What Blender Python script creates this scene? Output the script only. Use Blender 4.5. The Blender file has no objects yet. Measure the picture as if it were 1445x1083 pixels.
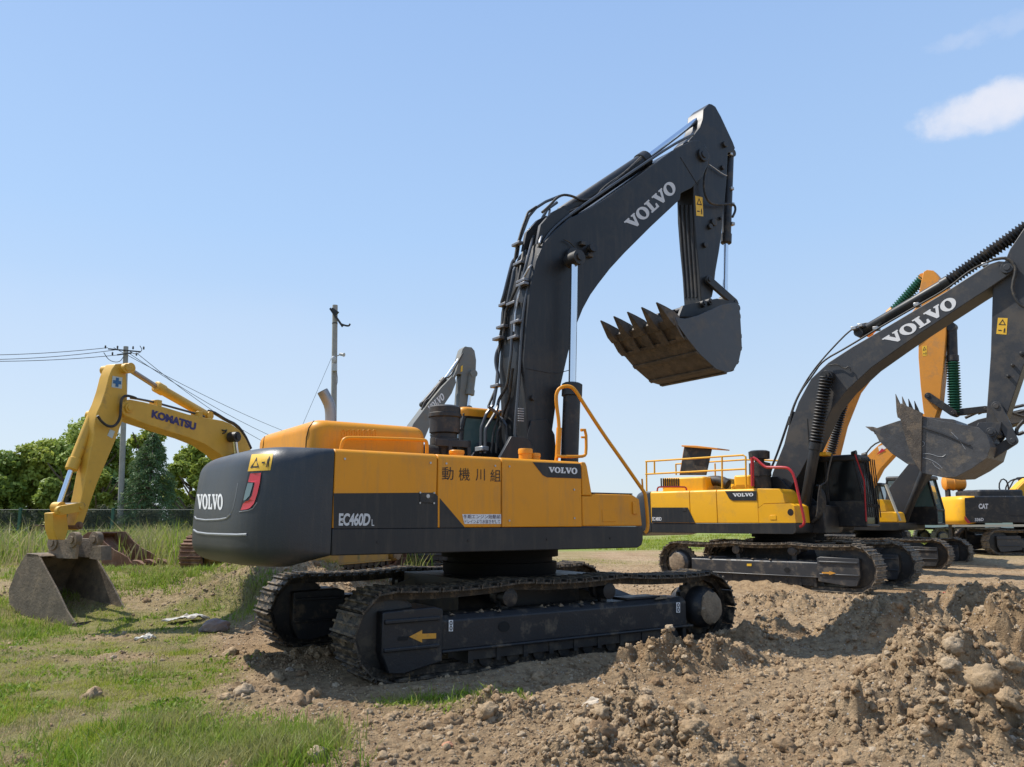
import bpy, math, random
import numpy as np
from math import sin, cos, pi, radians, atan, sqrt, tan, hypot, atan2
from mathutils import Vector, Matrix
from mathutils.bvhtree import BVHTree
from mathutils.geometry import tessellate_polygon

SC = bpy.context.scene
COL = SC.collection
random.seed(7)
RNG = np.random.default_rng(11)

# ---------------------------------------------------------------- camera, sky, sun, exposure
F, CX, CY, EYE, HOR = 1090.0, 722.5, 541.5, 1.62, 735.0
PITCH = atan((HOR - CY) / F)
cam_d = bpy.data.cameras.new('camera')
cam = bpy.data.objects.new('camera', cam_d)
COL.objects.link(cam)
cam.location = (0, 0, EYE)
cam.rotation_euler = (pi / 2 + PITCH, 0, 0)
cam_d.sensor_width = 36.0
cam_d.lens = 36.0 * F / 1445.0
cam_d.clip_start = 0.05
cam_d.clip_end = 6000
SC.camera = cam

SUN_EL, SUN_DIR = radians(56), Vector((-0.94, 0.34))
SUN_DIR.normalize()
w = bpy.data.worlds.new('World')
SC.world = w
w.use_nodes = True
nt = w.node_tree
nt.nodes.clear()
def nd(t, typ, **kw):
    n = t.nodes.new(typ)
    for k, v in kw.items():
        setattr(n, k, v)
    return n
sky = nd(nt, 'ShaderNodeTexSky', sky_type='NISHITA', sun_disc=False)
sky.sun_elevation = SUN_EL
sky.sun_rotation = atan2(SUN_DIR.x, SUN_DIR.y)
sky.air_density = 1.0
sky.dust_density = 0.6
sky.ozone_density = 1.6
sky.altitude = 0
tc = nd(nt, 'ShaderNodeTexCoord')
def cloud_mask(direction, size, stretch, lo, hi, scale):
    """a soft blob of noise round one direction of the sky"""
    d = Vector(direction).normalized()
    up = Vector((0, 0, 1))
    r = d.cross(up).normalized()
    u = r.cross(d).normalized()
    outs = []
    for ax, s in ((r, size * stretch), (u, size)):
        v = nd(nt, 'ShaderNodeVectorMath', operation='DOT_PRODUCT')
        nt.links.new(tc.outputs['Generated'], v.inputs[0])
        v.inputs[1].default_value = ax
        m = nd(nt, 'ShaderNodeMath', operation='DIVIDE')
        nt.links.new(v.outputs['Value'], m.inputs[0])
        m.inputs[1].default_value = s
        p = nd(nt, 'ShaderNodeMath', operation='POWER')
        nt.links.new(m.outputs[0], p.inputs[0])
        p.inputs[1].default_value = 2
        outs.append(p)
    a = nd(nt, 'ShaderNodeMath', operation='ADD')
    nt.links.new(outs[0].outputs[0], a.inputs[0])
    nt.links.new(outs[1].outputs[0], a.inputs[1])
    n = nd(nt, 'ShaderNodeTexNoise')
    n.inputs['Scale'].default_value = scale
    n.inputs['Detail'].default_value = 7
    n.inputs['Roughness'].default_value = 0.6
    nt.links.new(tc.outputs['Generated'], n.inputs['Vector'])
    s = nd(nt, 'ShaderNodeMath', operation='MULTIPLY_ADD')
    nt.links.new(n.outputs['Fac'], s.inputs[0])
    s.inputs[1].default_value = -3.0
    nt.links.new(a.outputs[0], s.inputs[2])
    mr = nd(nt, 'ShaderNodeMapRange', interpolation_type='SMOOTHSTEP')
    nt.links.new(s.outputs[0], mr.inputs['Value'])
    mr.inputs['From Min'].default_value = lo
    mr.inputs['From Max'].default_value = hi
    mr.inputs['To Min'].default_value = 1
    mr.inputs['To Max'].default_value = 0
    # only the half of the sky that faces this direction
    v = nd(nt, 'ShaderNodeVectorMath', operation='DOT_PRODUCT')
    nt.links.new(tc.outputs['Generated'], v.inputs[0])
    v.inputs[1].default_value = d
    g = nd(nt, 'ShaderNodeMath', operation='GREATER_THAN')
    nt.links.new(v.outputs['Value'], g.inputs[0])
    g.inputs[1].default_value = 0.5
    mm = nd(nt, 'ShaderNodeMath', operation='MULTIPLY')
    nt.links.new(mr.outputs[0], mm.inputs[0])
    nt.links.new(g.outputs[0], mm.inputs[1])
    return mm
def px_ray(x, y):
    a, b = (x - CX) / F, -(y - CY) / F
    return Vector((a, cos(PITCH) - b * sin(PITCH), sin(PITCH) + b * cos(PITCH)))
# summer haze: pale towards the horizon, as a real hazy sky is
sepz = nd(nt, 'ShaderNodeSeparateXYZ')
nt.links.new(tc.outputs['Generated'], sepz.inputs[0])
hz = nd(nt, 'ShaderNodeValToRGB')
nt.links.new(sepz.outputs['Z'], hz.inputs[0])
for k_, (p_, c_) in enumerate(((0.0, (.58, .675, .75)), (0.12, (.52, .64, .78)), (0.35, (.38, .56, .83)), (0.75, (.25, .41, .74)))):
    el_ = hz.color_ramp.elements
    if k_ > 1:
        el_.new(p_)
for k_, (p_, c_) in enumerate(((0.0, (.58, .675, .75)), (0.12, (.52, .64, .78)), (0.35, (.38, .56, .83)), (0.75, (.25, .41, .74)))):
    hz.color_ramp.elements[k_].position = p_
    hz.color_ramp.elements[k_].color = (*c_, 1)
hs = nd(nt, 'ShaderNodeVectorMath', operation='SCALE')
nt.links.new(hz.outputs[0], hs.inputs[0])
hs.inputs['Scale'].default_value = 10.0
hm_ = nd(nt, 'ShaderNodeMixRGB')
hm_.inputs[0].default_value = 0.80
nt.links.new(sky.outputs[0], hm_.inputs[1])
nt.links.new(hs.outputs[0], hm_.inputs[2])
last = hm_.outputs[0]
for (pp, size, st, lo, hi, scl, k) in (((1388, 158), 0.021, 2.6, -1.35, 0.35, 34, 0.70), ((1415, 140), 0.019, 2.2, -1.35, 0.25, 42, 0.75), ((1405, 42), 0.014, 3.4, -1.7, -0.5, 38, 0.16),
                                       ((1340, 60), 0.010, 3.0, -1.7, -0.5, 50, 0.14), ((250, 560), 0.10, 6, -1.3, 0.6, 3, 0.10)):
    cmk = cloud_mask(px_ray(*pp), size, st, lo, hi, scl)
    k_ = nd(nt, 'ShaderNodeMath', operation='MULTIPLY')
    nt.links.new(cmk.outputs[0], k_.inputs[0])
    k_.inputs[1].default_value = k
    mx = nd(nt, 'ShaderNodeMixRGB')
    nt.links.new(k_.outputs[0], mx.inputs[0])
    nt.links.new(last, mx.inputs[1])
    mx.inputs[2].default_value = (6.6, 6.8, 7.6, 1)
    last = mx.outputs[0]
bg = nd(nt, 'ShaderNodeBackground')
bg.inputs['Strength'].default_value = 0.10
wo = nd(nt, 'ShaderNodeOutputWorld')
nt.links.new(last, bg.inputs[0])
nt.links.new(bg.outputs[0], wo.inputs[0])

sun_d = bpy.data.lights.new('sun', 'SUN')
sun_d.energy = 5.0
sun_d.angle = radians(0.55)
sun_d.color = (1.0, 0.95, 0.87)
sun = bpy.data.objects.new('sun', sun_d)
COL.objects.link(sun)
sv = Vector((SUN_DIR.x * cos(SUN_EL), SUN_DIR.y * cos(SUN_EL), sin(SUN_EL)))
sun.rotation_euler = sv.to_track_quat('Z', 'Y').to_euler()
sun.location = (-20, 10, 30)
SC.view_settings.view_transform = 'Standard'
SC.view_settings.look = 'None'
SC.view_settings.exposure = 0.32
SC.view_settings.gamma = 1
SC.render.engine = 'CYCLES'
SC.cycles.max_bounces = 6
SC.cycles.transparent_max_bounces = 12

# ---------------------------------------------------------------- materials
MATS = {}
def mat(name, col, rough=0.5, metal=0.0, noise=0.0, nscale=4.0, bump=0.0, bscale=30.0, dirt=None, dirt_amt=0.0,
        dirt_scale=3.0, dirt_lo=0.5, spec=0.5, coat=0.0, transmission=0.0, height_dirt=None, detail=6, streak=0.0):
    if name in MATS:
        return MATS[name]
    m = bpy.data.materials.new(name)
    m.use_nodes = True
    t = m.node_tree
    b = t.nodes['Principled BSDF']
    b.inputs['Roughness'].default_value = rough
    b.inputs['Metallic'].default_value = metal
    b.inputs['Specular IOR Level'].default_value = spec
    b.inputs['Coat Weight'].default_value = coat
    b.inputs['Coat Roughness'].default_value = 0.12
    b.inputs['Transmission Weight'].default_value = transmission
    c = (*col, 1)
    b.inputs['Base Color'].default_value = c
    co = nd(t, 'ShaderNodeTexCoord')
    last = None
    if noise:
        n = nd(t, 'ShaderNodeTexNoise')
        n.inputs['Scale'].default_value = nscale
        n.inputs['Detail'].default_value = detail
        n.inputs['Roughness'].default_value = 0.65
        t.links.new(co.outputs['Object'], n.inputs['Vector'])
        r = nd(t, 'ShaderNodeMapRange')
        t.links.new(n.outputs['Fac'], r.inputs['Value'])
        r.inputs['From Min'].default_value = 0.3
        r.inputs['From Max'].default_value = 0.7
        r.inputs['To Min'].default_value = 1 - noise
        r.inputs['To Max'].default_value = 1 + noise
        mx = nd(t, 'ShaderNodeVectorMath', operation='SCALE')
        mx.inputs[0].default_value = col
        t.links.new(r.outputs[0], mx.inputs['Scale'])
        last = mx.outputs[0]
        rr = nd(t, 'ShaderNodeMapRange')
        t.links.new(n.outputs['Fac'], rr.inputs['Value'])
        rr.inputs['From Min'].default_value = 0.3
        rr.inputs['From Max'].default_value = 0.7
        rr.inputs['To Min'].default_value = max(0.02, rough - 0.08)
        rr.inputs['To Max'].default_value = min(1, rough + 0.08)
        t.links.new(rr.outputs[0], b.inputs['Roughness'])
    if dirt is not None:
        n = nd(t, 'ShaderNodeTexNoise')
        n.inputs['Scale'].default_value = dirt_scale
        n.inputs['Detail'].default_value = 9
        n.inputs['Roughness'].default_value = 0.72
        t.links.new(co.outputs['Object'], n.inputs['Vector'])
        r = nd(t, 'ShaderNodeMapRange')
        t.links.new(n.outputs['Fac'], r.inputs['Value'])
        r.inputs['From Min'].default_value = dirt_lo
        r.inputs['From Max'].default_value = dirt_lo + 0.12
        r.inputs['To Max'].default_value = dirt_amt
        fac = r.outputs[0]
        if height_dirt:
            s = nd(t, 'ShaderNodeSeparateXYZ')
            t.links.new(co.outputs['Object'], s.inputs[0])
            h = nd(t, 'ShaderNodeMapRange')
            t.links.new(s.outputs['Z'], h.inputs['Value'])
            h.inputs['From Min'].default_value = height_dirt[0]
            h.inputs['From Max'].default_value = height_dirt[1]
            h.inputs['To Min'].default_value = 1
            h.inputs['To Max'].default_value = 0.05
            q = nd(t, 'ShaderNodeMath', operation='MULTIPLY')
            t.links.new(fac, q.inputs[0])
            t.links.new(h.outputs[0], q.inputs[1])
            fac = q.outputs[0]
        mx = nd(t, 'ShaderNodeMixRGB')
        t.links.new(fac, mx.inputs[0])
        if last:
            t.links.new(last, mx.inputs[1])
        else:
            mx.inputs[1].default_value = c
        mx.inputs[2].default_value = (*dirt, 1)
        last = mx.outputs[0]
        m2 = nd(t, 'ShaderNodeMapRange')
        t.links.new(fac, m2.inputs['Value'])
        m2.inputs['To Min'].default_value = metal
        m2.inputs['To Max'].default_value = 0
        t.links.new(m2.outputs[0], b.inputs['Metallic'])
        m3 = nd(t, 'ShaderNodeMapRange')
        t.links.new(fac, m3.inputs['Value'])
        m3.inputs['To Min'].default_value = rough
        m3.inputs['To Max'].default_value = 0.95
        t.links.new(m3.outputs[0], b.inputs['Roughness'])
    if streak:
        mp = nd(t, 'ShaderNodeMapping')
        mp.inputs['Scale'].default_value = (5.0, 5.0, 0.55)
        t.links.new(co.outputs['Object'], mp.inputs[0])
        n = nd(t, 'ShaderNodeTexNoise')
        n.inputs['Scale'].default_value = 2.2
        n.inputs['Detail'].default_value = 8
        n.inputs['Roughness'].default_value = 0.7
        t.links.new(mp.outputs[0], n.inputs['Vector'])
        r = nd(t, 'ShaderNodeMapRange')
        t.links.new(n.outputs['Fac'], r.inputs['Value'])
        r.inputs['From Min'].default_value = 0.50
        r.inputs['From Max'].default_value = 0.75
        r.inputs['To Max'].default_value = streak
        mx = nd(t, 'ShaderNodeMixRGB')
        t.links.new(r.outputs[0], mx.inputs[0])
        if last:
            t.links.new(last, mx.inputs[1])
        else:
            mx.inputs[1].default_value = c
        mx.inputs[2].default_value = (*DUST, 1)
        last = mx.outputs[0]
    if last:
        t.links.new(last, b.inputs['Base Color'])
    if bump:
        n = nd(t, 'ShaderNodeTexNoise')
        n.inputs['Scale'].default_value = bscale
        n.inputs['Detail'].default_value = 8
        n.inputs['Roughness'].default_value = 0.65
        t.links.new(co.outputs['Object'], n.inputs['Vector'])
        bp = nd(t, 'ShaderNodeBump')
        bp.inputs['Strength'].default_value = bump
        bp.inputs['Distance'].default_value = 0.02
        t.links.new(n.outputs['Fac'], bp.inputs['Height'])
        t.links.new(bp.outputs[0], b.inputs['Normal'])
    MATS[name] = m
    return m
DUST = (0.20, 0.155, 0.10)
YEL = mat('yellow_paint', (0.72, 0.285, 0.012), 0.42, noise=0.04, nscale=2.0, spec=0.3, streak=0.30, dirt=DUST, dirt_amt=0.16, dirt_scale=1.4, dirt_lo=0.52)
YEL2 = mat('bright_yellow_paint', (0.80, 0.40, 0.012), 0.40, noise=0.04, nscale=2.0, spec=0.35, dirt=DUST, dirt_amt=0.2, dirt_scale=1.4, dirt_lo=0.5)
KYEL = mat('worn_yellow_paint', (0.64, 0.36, 0.04), 0.5, noise=0.10, nscale=3.0, dirt=(0.30, 0.20, 0.09), dirt_amt=0.6, dirt_scale=2.2, dirt_lo=0.55)
ORG = mat('orange_paint', (0.66, 0.26, 0.025), 0.45, noise=0.06, nscale=2.0, dirt=DUST, dirt_amt=0.3)
GREY = mat('charcoal_paint', (0.021, 0.0225, 0.025), 0.42, noise=0.10, nscale=1.5, spec=0.35, streak=0.14, dirt=DUST, dirt_amt=0.07, dirt_scale=1.2, dirt_lo=0.52, bump=0.05, bscale=60)
CWM = mat('counterweight_paint', (0.028, 0.033, 0.039), 0.40, noise=0.08, nscale=1.2, spec=0.45, streak=0.14, dirt=DUST, dirt_amt=0.07, dirt_scale=1.1, dirt_lo=0.5, bump=0.12, bscale=45)
BOOMM = mat('boom_paint', (0.019, 0.0205, 0.023), 0.42, noise=0.10, nscale=1.2, spec=0.35, streak=0.12, dirt=DUST, dirt_amt=0.09, dirt_scale=1.5, dirt_lo=0.5, bump=0.04, bscale=50)
BOOM2 = mat('dusty_boom_paint', (0.040, 0.042, 0.047), 0.48, noise=0.14, nscale=1.2, spec=.4, dirt=DUST, dirt_amt=0.22, dirt_scale=1.5, dirt_lo=0.5)
GBOOM = mat('grey_boom_paint', (0.15, 0.155, 0.145), 0.5, noise=0.1, nscale=1.2, dirt=DUST, dirt_amt=0.4)
BLK = mat('black_plastic', (0.014, 0.014, 0.015), 0.5, noise=0.15, nscale=3, dirt=DUST, dirt_amt=0.25, dirt_scale=4)
RUB = mat('black_rubber', (0.016, 0.016, 0.016), 0.6, dirt=DUST, dirt_amt=0.3, dirt_scale=7, dirt_lo=0.48)
PIPE = mat('painted_pipe', (0.05, 0.052, 0.056), 0.3, coat=0.2, noise=0.1)
CHR = mat('chrome_rod', (0.75, 0.77, 0.80), 0.16, metal=1.0)
STL = mat('bare_steel', (0.42, 0.42, 0.42), 0.38, metal=0.9, noise=0.2, nscale=8, dirt=DUST, dirt_amt=0.4, dirt_scale=12)
GLS = mat('cab_glass', (0.10, 0.16, 0.15), 0.04, spec=0.9, coat=0.6)
TRK = mat('muddy_track_steel', (0.036, 0.031, 0.026), 0.52, metal=0.45, noise=0.3, nscale=6, dirt=(0.22, 0.165, 0.105), dirt_amt=0.85, dirt_scale=7, dirt_lo=0.47, bump=0.5, bscale=35)
TRK2 = mat('dry_mud_track_steel', (0.085, 0.075, 0.063), 0.55, metal=0.35, noise=0.3, nscale=6, dirt=(0.26, 0.20, 0.135), dirt_amt=0.9, dirt_scale=6, dirt_lo=0.44, bump=0.5, bscale=35)
RUST = mat('rusty_steel', (0.16, 0.075, 0.04), 0.8, noise=0.3, nscale=6, dirt=(0.30, 0.20, 0.13), dirt_amt=0.7, dirt_scale=5, bump=0.5, bscale=30)
UND = mat('undercarriage_paint', (0.018, 0.019, 0.022), 0.45, noise=0.15, spec=.35, nscale=3, dirt=(0.19, 0.145, 0.095), dirt_amt=0.55, dirt_scale=3.2, dirt_lo=0.53, bump=0.2, bscale=40)
UND2 = mat('dusty_undercarriage_paint', (0.036, 0.037, 0.04), 0.42, noise=0.15, nscale=3, dirt=(0.19, 0.145, 0.095), dirt_amt=0.6, dirt_scale=3.0, dirt_lo=0.52)
WORN = mat('worn_bucket_steel', (0.085, 0.070, 0.056), 0.62, metal=0.3, noise=0.35, nscale=7, dirt=(0.17, 0.13, 0.09), dirt_amt=0.8, dirt_scale=5, dirt_lo=0.50, bump=0.6, bscale=30)
KBKT = mat('weathered_bucket_steel', (0.17, 0.13, 0.09), 0.75, metal=0.15, noise=0.35, nscale=5, dirt=(0.27, 0.20, 0.13), dirt_amt=0.8, dirt_scale=3, dirt_lo=0.48, bump=0.6, bscale=25)
BKT2 = mat('scratched_bucket_paint', (0.06, 0.06, 0.062), 0.5, noise=0.3, nscale=5, dirt=(0.20, 0.16, 0.11), dirt_amt=0.5, dirt_scale=3.5, dirt_lo=0.52, bump=0.3, bscale=25)
MUD = mat('caked_mud', (0.23, 0.17, 0.11), 0.95, noise=0.3, nscale=9, bump=1.0, bscale=18)
WHT = mat('white_decal', (0.72, 0.72, 0.72), 0.5)
SLV = mat('silver_decal', (0.55, 0.56, 0.57), 0.45)
INK = mat('black_ink', (0.018, 0.014, 0.012), 0.6)
NAVY = mat('navy_ink', (0.03, 0.025, 0.13), 0.5)
PURP = mat('purple_ink', (0.05, 0.02, 0.06), 0.6)
STK = mat('sticker_yellow', (0.78, 0.46, 0.03), 0.45)
ARW = mat('arrow_yellow', (0.66, 0.30, 0.03), 0.5, dirt=DUST, dirt_amt=0.5, dirt_scale=9)
RED = mat('red_reflector', (0.62, 0.02, 0.025), 0.25, coat=0.5)
REDP = mat('red_paint', (0.45, 0.02, 0.025), 0.4)
GAP = mat('dark_gap', (0.008, 0.008, 0.008), 0.9)
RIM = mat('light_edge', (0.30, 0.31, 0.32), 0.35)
TEAL = mat('green_bellows', (0.008, 0.085, 0.05), 0.6)
CONC = mat('concrete', (0.30, 0.29, 0.26), 0.85, noise=0.15, nscale=3)
WIRE = mat('power_cable', (0.035, 0.037, 0.04), 0.6)
GRN = mat('green_fence_paint', (0.02, 0.09, 0.055), 0.5)
BARK = mat('bark', (0.10, 0.075, 0.05), 0.95, noise=0.3, nscale=6, bump=0.8, bscale=14)

# ---------------------------------------------------------------- mesh building
class MB:
    def __init__(s):
        s.v = []; s.f = []
    def add(s, vs, fs):
        n = len(s.v)
        s.v += [tuple(p) for p in vs]
        s.f += [tuple(i + n for i in f) for f in fs]
        return s
    def box(s, x0, x1, y0, y1, z0, z1):
        return s.add([(x, y, z) for x in (x0, x1) for y in (y0, y1) for z in (z0, z1)],
                     [(0, 1, 3, 2), (4, 6, 7, 5), (0, 4, 5, 1), (2, 3, 7, 6), (0, 2, 6, 4), (1, 5, 7, 3)])
    def obox(s, c, ax, ay, az):
        c = Vector(c)
        return s.add([c + ax * i + ay * j + az * k for i in (-1, 1) for j in (-1, 1) for k in (-1, 1)],
                     [(0, 1, 3, 2), (4, 6, 7, 5), (0, 4, 5, 1), (2, 3, 7, 6), (0, 2, 6, 4), (1, 5, 7, 3)])
    def prism(s, pts, y0, y1):
        """outline of (x, z) pushed from y0 to y1"""
        n = len(pts)
        vs = [(p[0], y0, p[1]) for p in pts] + [(p[0], y1, p[1]) for p in pts]
        fs = [(i, (i + 1) % n, n + (i + 1) % n, n + i) for i in range(n)]
        tr = tessellate_polygon([[Vector((p[0], p[1], 0)) for p in pts]])
        fs += [tuple(t) for t in tr] + [tuple(n + i for i in reversed(t)) for t in tr]
        return s.add(vs, fs)
    def ngon_prism(s, pts, y0, y1):
        n = len(pts)
        vs = [(p[0], y0, p[1]) for p in pts] + [(p[0], y1, p[1]) for p in pts]
        fs = [(i, (i + 1) % n, n + (i + 1) % n, n + i) for i in range(n)]
        fs += [tuple(range(n)), tuple(reversed(range(n, 2 * n)))]
        return s.add(vs, fs)
    def xprism(s, pts, x0, x1):
        n = len(pts)
        vs = [(x0, p[0], p[1]) for p in pts] + [(x1, p[0], p[1]) for p in pts]
        fs = [(i, (i + 1) % n, n + (i + 1) % n, n + i) for i in range(n)]
        fs += [tuple(range(n)), tuple(reversed(range(n, 2 * n)))]
        return s.add(vs, fs)
    def cyl(s, p0, p1, r0, r1=None, seg=16, caps=True):
        r1 = r0 if r1 is None else r1
        p0, p1 = Vector(p0), Vector(p1)
        d = (p1 - p0).normalized()
        a = d.orthogonal().normalized()
        b = d.cross(a)
        vs = []
        for p, r in ((p0, r0), (p1, r1)):
            vs += [p + (a * cos(2 * pi * i / seg) + b * sin(2 * pi * i / seg)) * r for i in range(seg)]
        fs = [(i, (i + 1) % seg, seg + (i + 1) % seg, seg + i) for i in range(seg)]
        if caps:
            fs += [tuple(reversed(range(seg))), tuple(range(seg, 2 * seg))]
        return s.add(vs, fs)
    def rings(s, p0, p1, prof, seg=16):
        """revolve (t, r) profile about the line p0-p1"""
        p0, p1 = Vector(p0), Vector(p1)
        d = (p1 - p0).normalized()
        a = d.orthogonal().normalized()
        b = d.cross(a)
        vs, fs = [], []
        for t, r in prof:
            c = p0.lerp(p1, t)
            vs += [c + (a * cos(2 * pi * i / seg) + b * sin(2 * pi * i / seg)) * r for i in range(seg)]
        m = len(prof)
        for k in range(m - 1):
            fs += [(k * seg + i, k * seg + (i + 1) % seg, (k + 1) * seg + (i + 1) % seg, (k + 1) * seg + i) for i in range(seg)]
        fs += [tuple(reversed(range(seg))), tuple(range((m - 1) * seg, m * seg))]
        return s.add(vs, fs)
    def tube(s, pts, r, seg=8, smooth=0):
        pts = [Vector(p) for p in pts]
        for _ in range(smooth):
            q = [pts[0]]
            for i in range(len(pts) - 1):
                q += [pts[i].lerp(pts[i + 1], .25), pts[i].lerp(pts[i + 1], .75)]
            pts = q + [pts[-1]]
        vs, fs = [], []
        a = None
        for i, p in enumerate(pts):
            d = (pts[min(i + 1, len(pts) - 1)] - pts[max(i - 1, 0)])
            if d.length < 1e-9:
                d = Vector((0, 0, 1))
            d.normalize()
            a = d.orthogonal().normalized() if a is None else (a - d * a.dot(d)).normalized()
            b = d.cross(a)
            rr = r[i * (len(r) - 1) // max(1, len(pts) - 1)] if isinstance(r, (list, tuple)) else r
            vs += [p + (a * cos(2 * pi * k / seg) + b * sin(2 * pi * k / seg)) * rr for k in range(seg)]
        for i in range(len(pts) - 1):
            fs += [(i * seg + k, i * seg + (k + 1) % seg, (i + 1) * seg + (k + 1) % seg, (i + 1) * seg + k) for k in range(seg)]
        n = len(pts)
        fs += [tuple(reversed(range(seg))), tuple(range((n - 1) * seg, n * seg))]
        return s.add(vs, fs)
    def mesh(s, name, recalc=True, smooth=True):
        me = bpy.data.meshes.new(name)
        me.from_pydata(s.v, [], s.f)
        if recalc:
            import bmesh
            b = bmesh.new()
            b.from_mesh(me)
            bmesh.ops.recalc_face_normals(b, faces=b.faces)
            b.to_mesh(me)
            b.free()
        if smooth:
            me.shade_smooth()
            me.set_sharp_from_angle(angle=radians(38))
        return me
    def bvh(s):
        return BVHTree.FromPolygons([Vector(v) for v in s.v], s.f)

def obj(name, mb, material, parent=None, bevel=0.0, seg=2):
    me = mb.mesh(name) if isinstance(mb, MB) else mb
    me.materials.clear()
    me.materials.append(material)
    o = bpy.data.objects.new(name, me)
    COL.objects.link(o)
    if parent is not None:
        o.parent = parent
    if bevel:
        m = o.modifiers.new('bevel', 'BEVEL')
        m.width = bevel
        m.segments = seg
        m.limit_method = 'ANGLE'
        m.angle_limit = radians(40)
    return o
def tag(o, label=None, cat=None, group=None, kind=None):
    for k, v in (('label', label), ('category', cat), ('group', group), ('kind', kind)):
        if v:
            o[k] = v
    return o
def child(me, name, parent, loc=(0, 0, 0), mtx=None):
    o = bpy.data.objects.new(name, me)
    COL.objects.link(o)
    o.parent = parent
    if mtx is not None:
        o.matrix_local = mtx
    else:
        o.location = loc
    return o

def gnd(x, y, z=0.0):
    d = px_ray(x, y)
    t = (z - EYE) / d.z
    return Vector((0, 0, EYE)) + d * t

class Frame:
    """a machine standing at (x, y), heading deg clockwise from +Y; local x = forward, y = left, z = up"""
    def __init__(s, o, deg, z=0.0):
        a = radians(deg)
        s.o = Vector((o[0], o[1], z))
        s.fw = Vector((sin(a), cos(a), 0))
        s.lf = Vector((-cos(a), sin(a), 0))
        s.ang = pi / 2 - a
        s.M = Matrix((s.fw, s.lf, Vector((0, 0, 1)))).transposed()
        s.C = s.loc(Vector((0, 0, EYE)))
    def loc(s, p):
        q = Vector(p) - s.o
        return Vector((q.dot(s.fw), q.dot(s.lf), q.z))
    def P(s, x, y, ly):
        """where the sight line through a photo point meets the machine's vertical plane y = ly"""
        d = px_ray(x, y)
        d = Vector((d.dot(s.fw), d.dot(s.lf), d.z))
        t = (ly - s.C.y) / d.y
        return s.C + d * t
    def xz(s, pts, ly):
        return [(q.x, q.z) for q in (s.P(a, b, ly) for a, b in pts)]
    def cast(s, bvh, x, y):
        d = px_ray(x, y)
        d = Vector((d.dot(s.fw), d.dot(s.lf), d.z)).normalized()
        hit, n, i, dist = bvh.ray_cast(s.C, d)
        if hit is None:
            return None, None
        if n.dot(d) > 0:
            n = -n
        return hit, n
    def empty(s, name):
        e = bpy.data.objects.new(name, None)
        COL.objects.link(e)
        e.location = s.o
        e.rotation_euler = (0, 0, s.ang)
        return e

# ---------------------------------------------------------------- lettering
def tess(loops):
    """loops of 2-D points (first outer, others holes) -> verts, tris"""
    vs = [p for l in loops for p in l]
    tr = tessellate_polygon([[Vector((p[0], p[1], 0)) for p in l] for l in loops])
    return vs, [tuple(t) for t in tr]
def ell(cx, cy, rx, ry, n=28):
    return [(cx + rx * cos(2 * pi * i / n), cy + ry * sin(2 * pi * i / n)) for i in range(n)]
def slab_word():
    V = [(0, 1), (.50, 1), (.50, .87), (.42, .87), (.61, .40), (.79, .87), (.70, .87), (.70, 1), (1.08, 1), (1.08, .87), (1.0, .87), (.65, 0), (.46, 0), (.09, .87), (0, .87)]
    L = [(0, 1), (.52, 1), (.52, .87), (.41, .87), (.41, .14), (.60, .14), (.70, .38), (.82, .38), (.82, 0), (0, 0), (0, .13), (.12, .13), (.12, .87), (0, .87)]
    O = [ell(.52, .5, .52, .53), ell(.52, .5, .21, .37)]
    out_v, out_f, x = [], [], 0
    for loops, adv in (([V], 1.02), (O, 1.08), ([L], .80), ([V], 1.02), (O, 1.04)):
        v, f = tess(loops)
        n = len(out_v)
        out_v += [(p[0] + x, p[1]) for p in v]
        out_f += [tuple(i + n for i in t) for t in f]
        x += adv
    return norm2(out_v), out_f
def norm2(vs):
    x0 = min(p[0] for p in vs); x1 = max(p[0] for p in vs)
    y0 = min(p[1] for p in vs); y1 = max(p[1] for p in vs)
    return [((p[0] - x0) / (x1 - x0), (p[1] - y0) / (y1 - y0)) for p in vs]
_tc = {}
def word(text, bold=0.0, spacing=1.0, norm=True):
    k = (text, bold, spacing)
    if k in _tc:
        return _tc[k]
    c = bpy.data.curves.new('lettering', 'FONT')
    c.body = text
    c.offset = bold
    c.space_character = spacing
    c.resolution_u = 4
    o = bpy.data.objects.new('lettering', c)
    COL.objects.link(o)
    bpy.context.view_layer.update()
    me = bpy.data.meshes.new_from_object(o.evaluated_get(bpy.context.evaluated_depsgraph_get()))
    vs = [(v.co.x, v.co.y) for v in me.vertices]
    fs = [tuple(p.vertices) for p in me.polygons]
    bpy.data.objects.remove(o)
    bpy.data.curves.remove(c)
    bpy.data.meshes.remove(me)
    _tc[k] = (norm2(vs), fs)
    return _tc[k]
SLAB = slab_word()

def decal(name, shape, quad, fr, target, material, parent, off=0.004):
    """lay a flat shape (0..1 square) on a surface; quad = the photo points of its corners bl, br, tr, tl.
       target: a plane y value or a BVH of the part it is stuck to"""
    vs, fs = shape
    bl, br, tr, tl = quad
    out = []
    for u, v in vs:
        x = (bl[0] * (1 - u) + br[0] * u) * (1 - v) + (tl[0] * (1 - u) + tr[0] * u) * v
        y = (bl[1] * (1 - u) + br[1] * u) * (1 - v) + (tl[1] * (1 - u) + tr[1] * u) * v
        if isinstance(target, (int, float)):
            p = fr.P(x, y, target)
            out.append(p + Vector((0, -off if fr.C.y < target else off, 0)))
        else:
            p, n = fr.cast(target, x, y)
            if p is None:
                p, n = Vector((0, 0, 1.6)), Vector((0, 0, 0))
                print('decal misses', name, x, y)
            out.append(p + n * off)
    m = MB().add(out, fs)
    return obj(name, m, material, parent)
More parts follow.
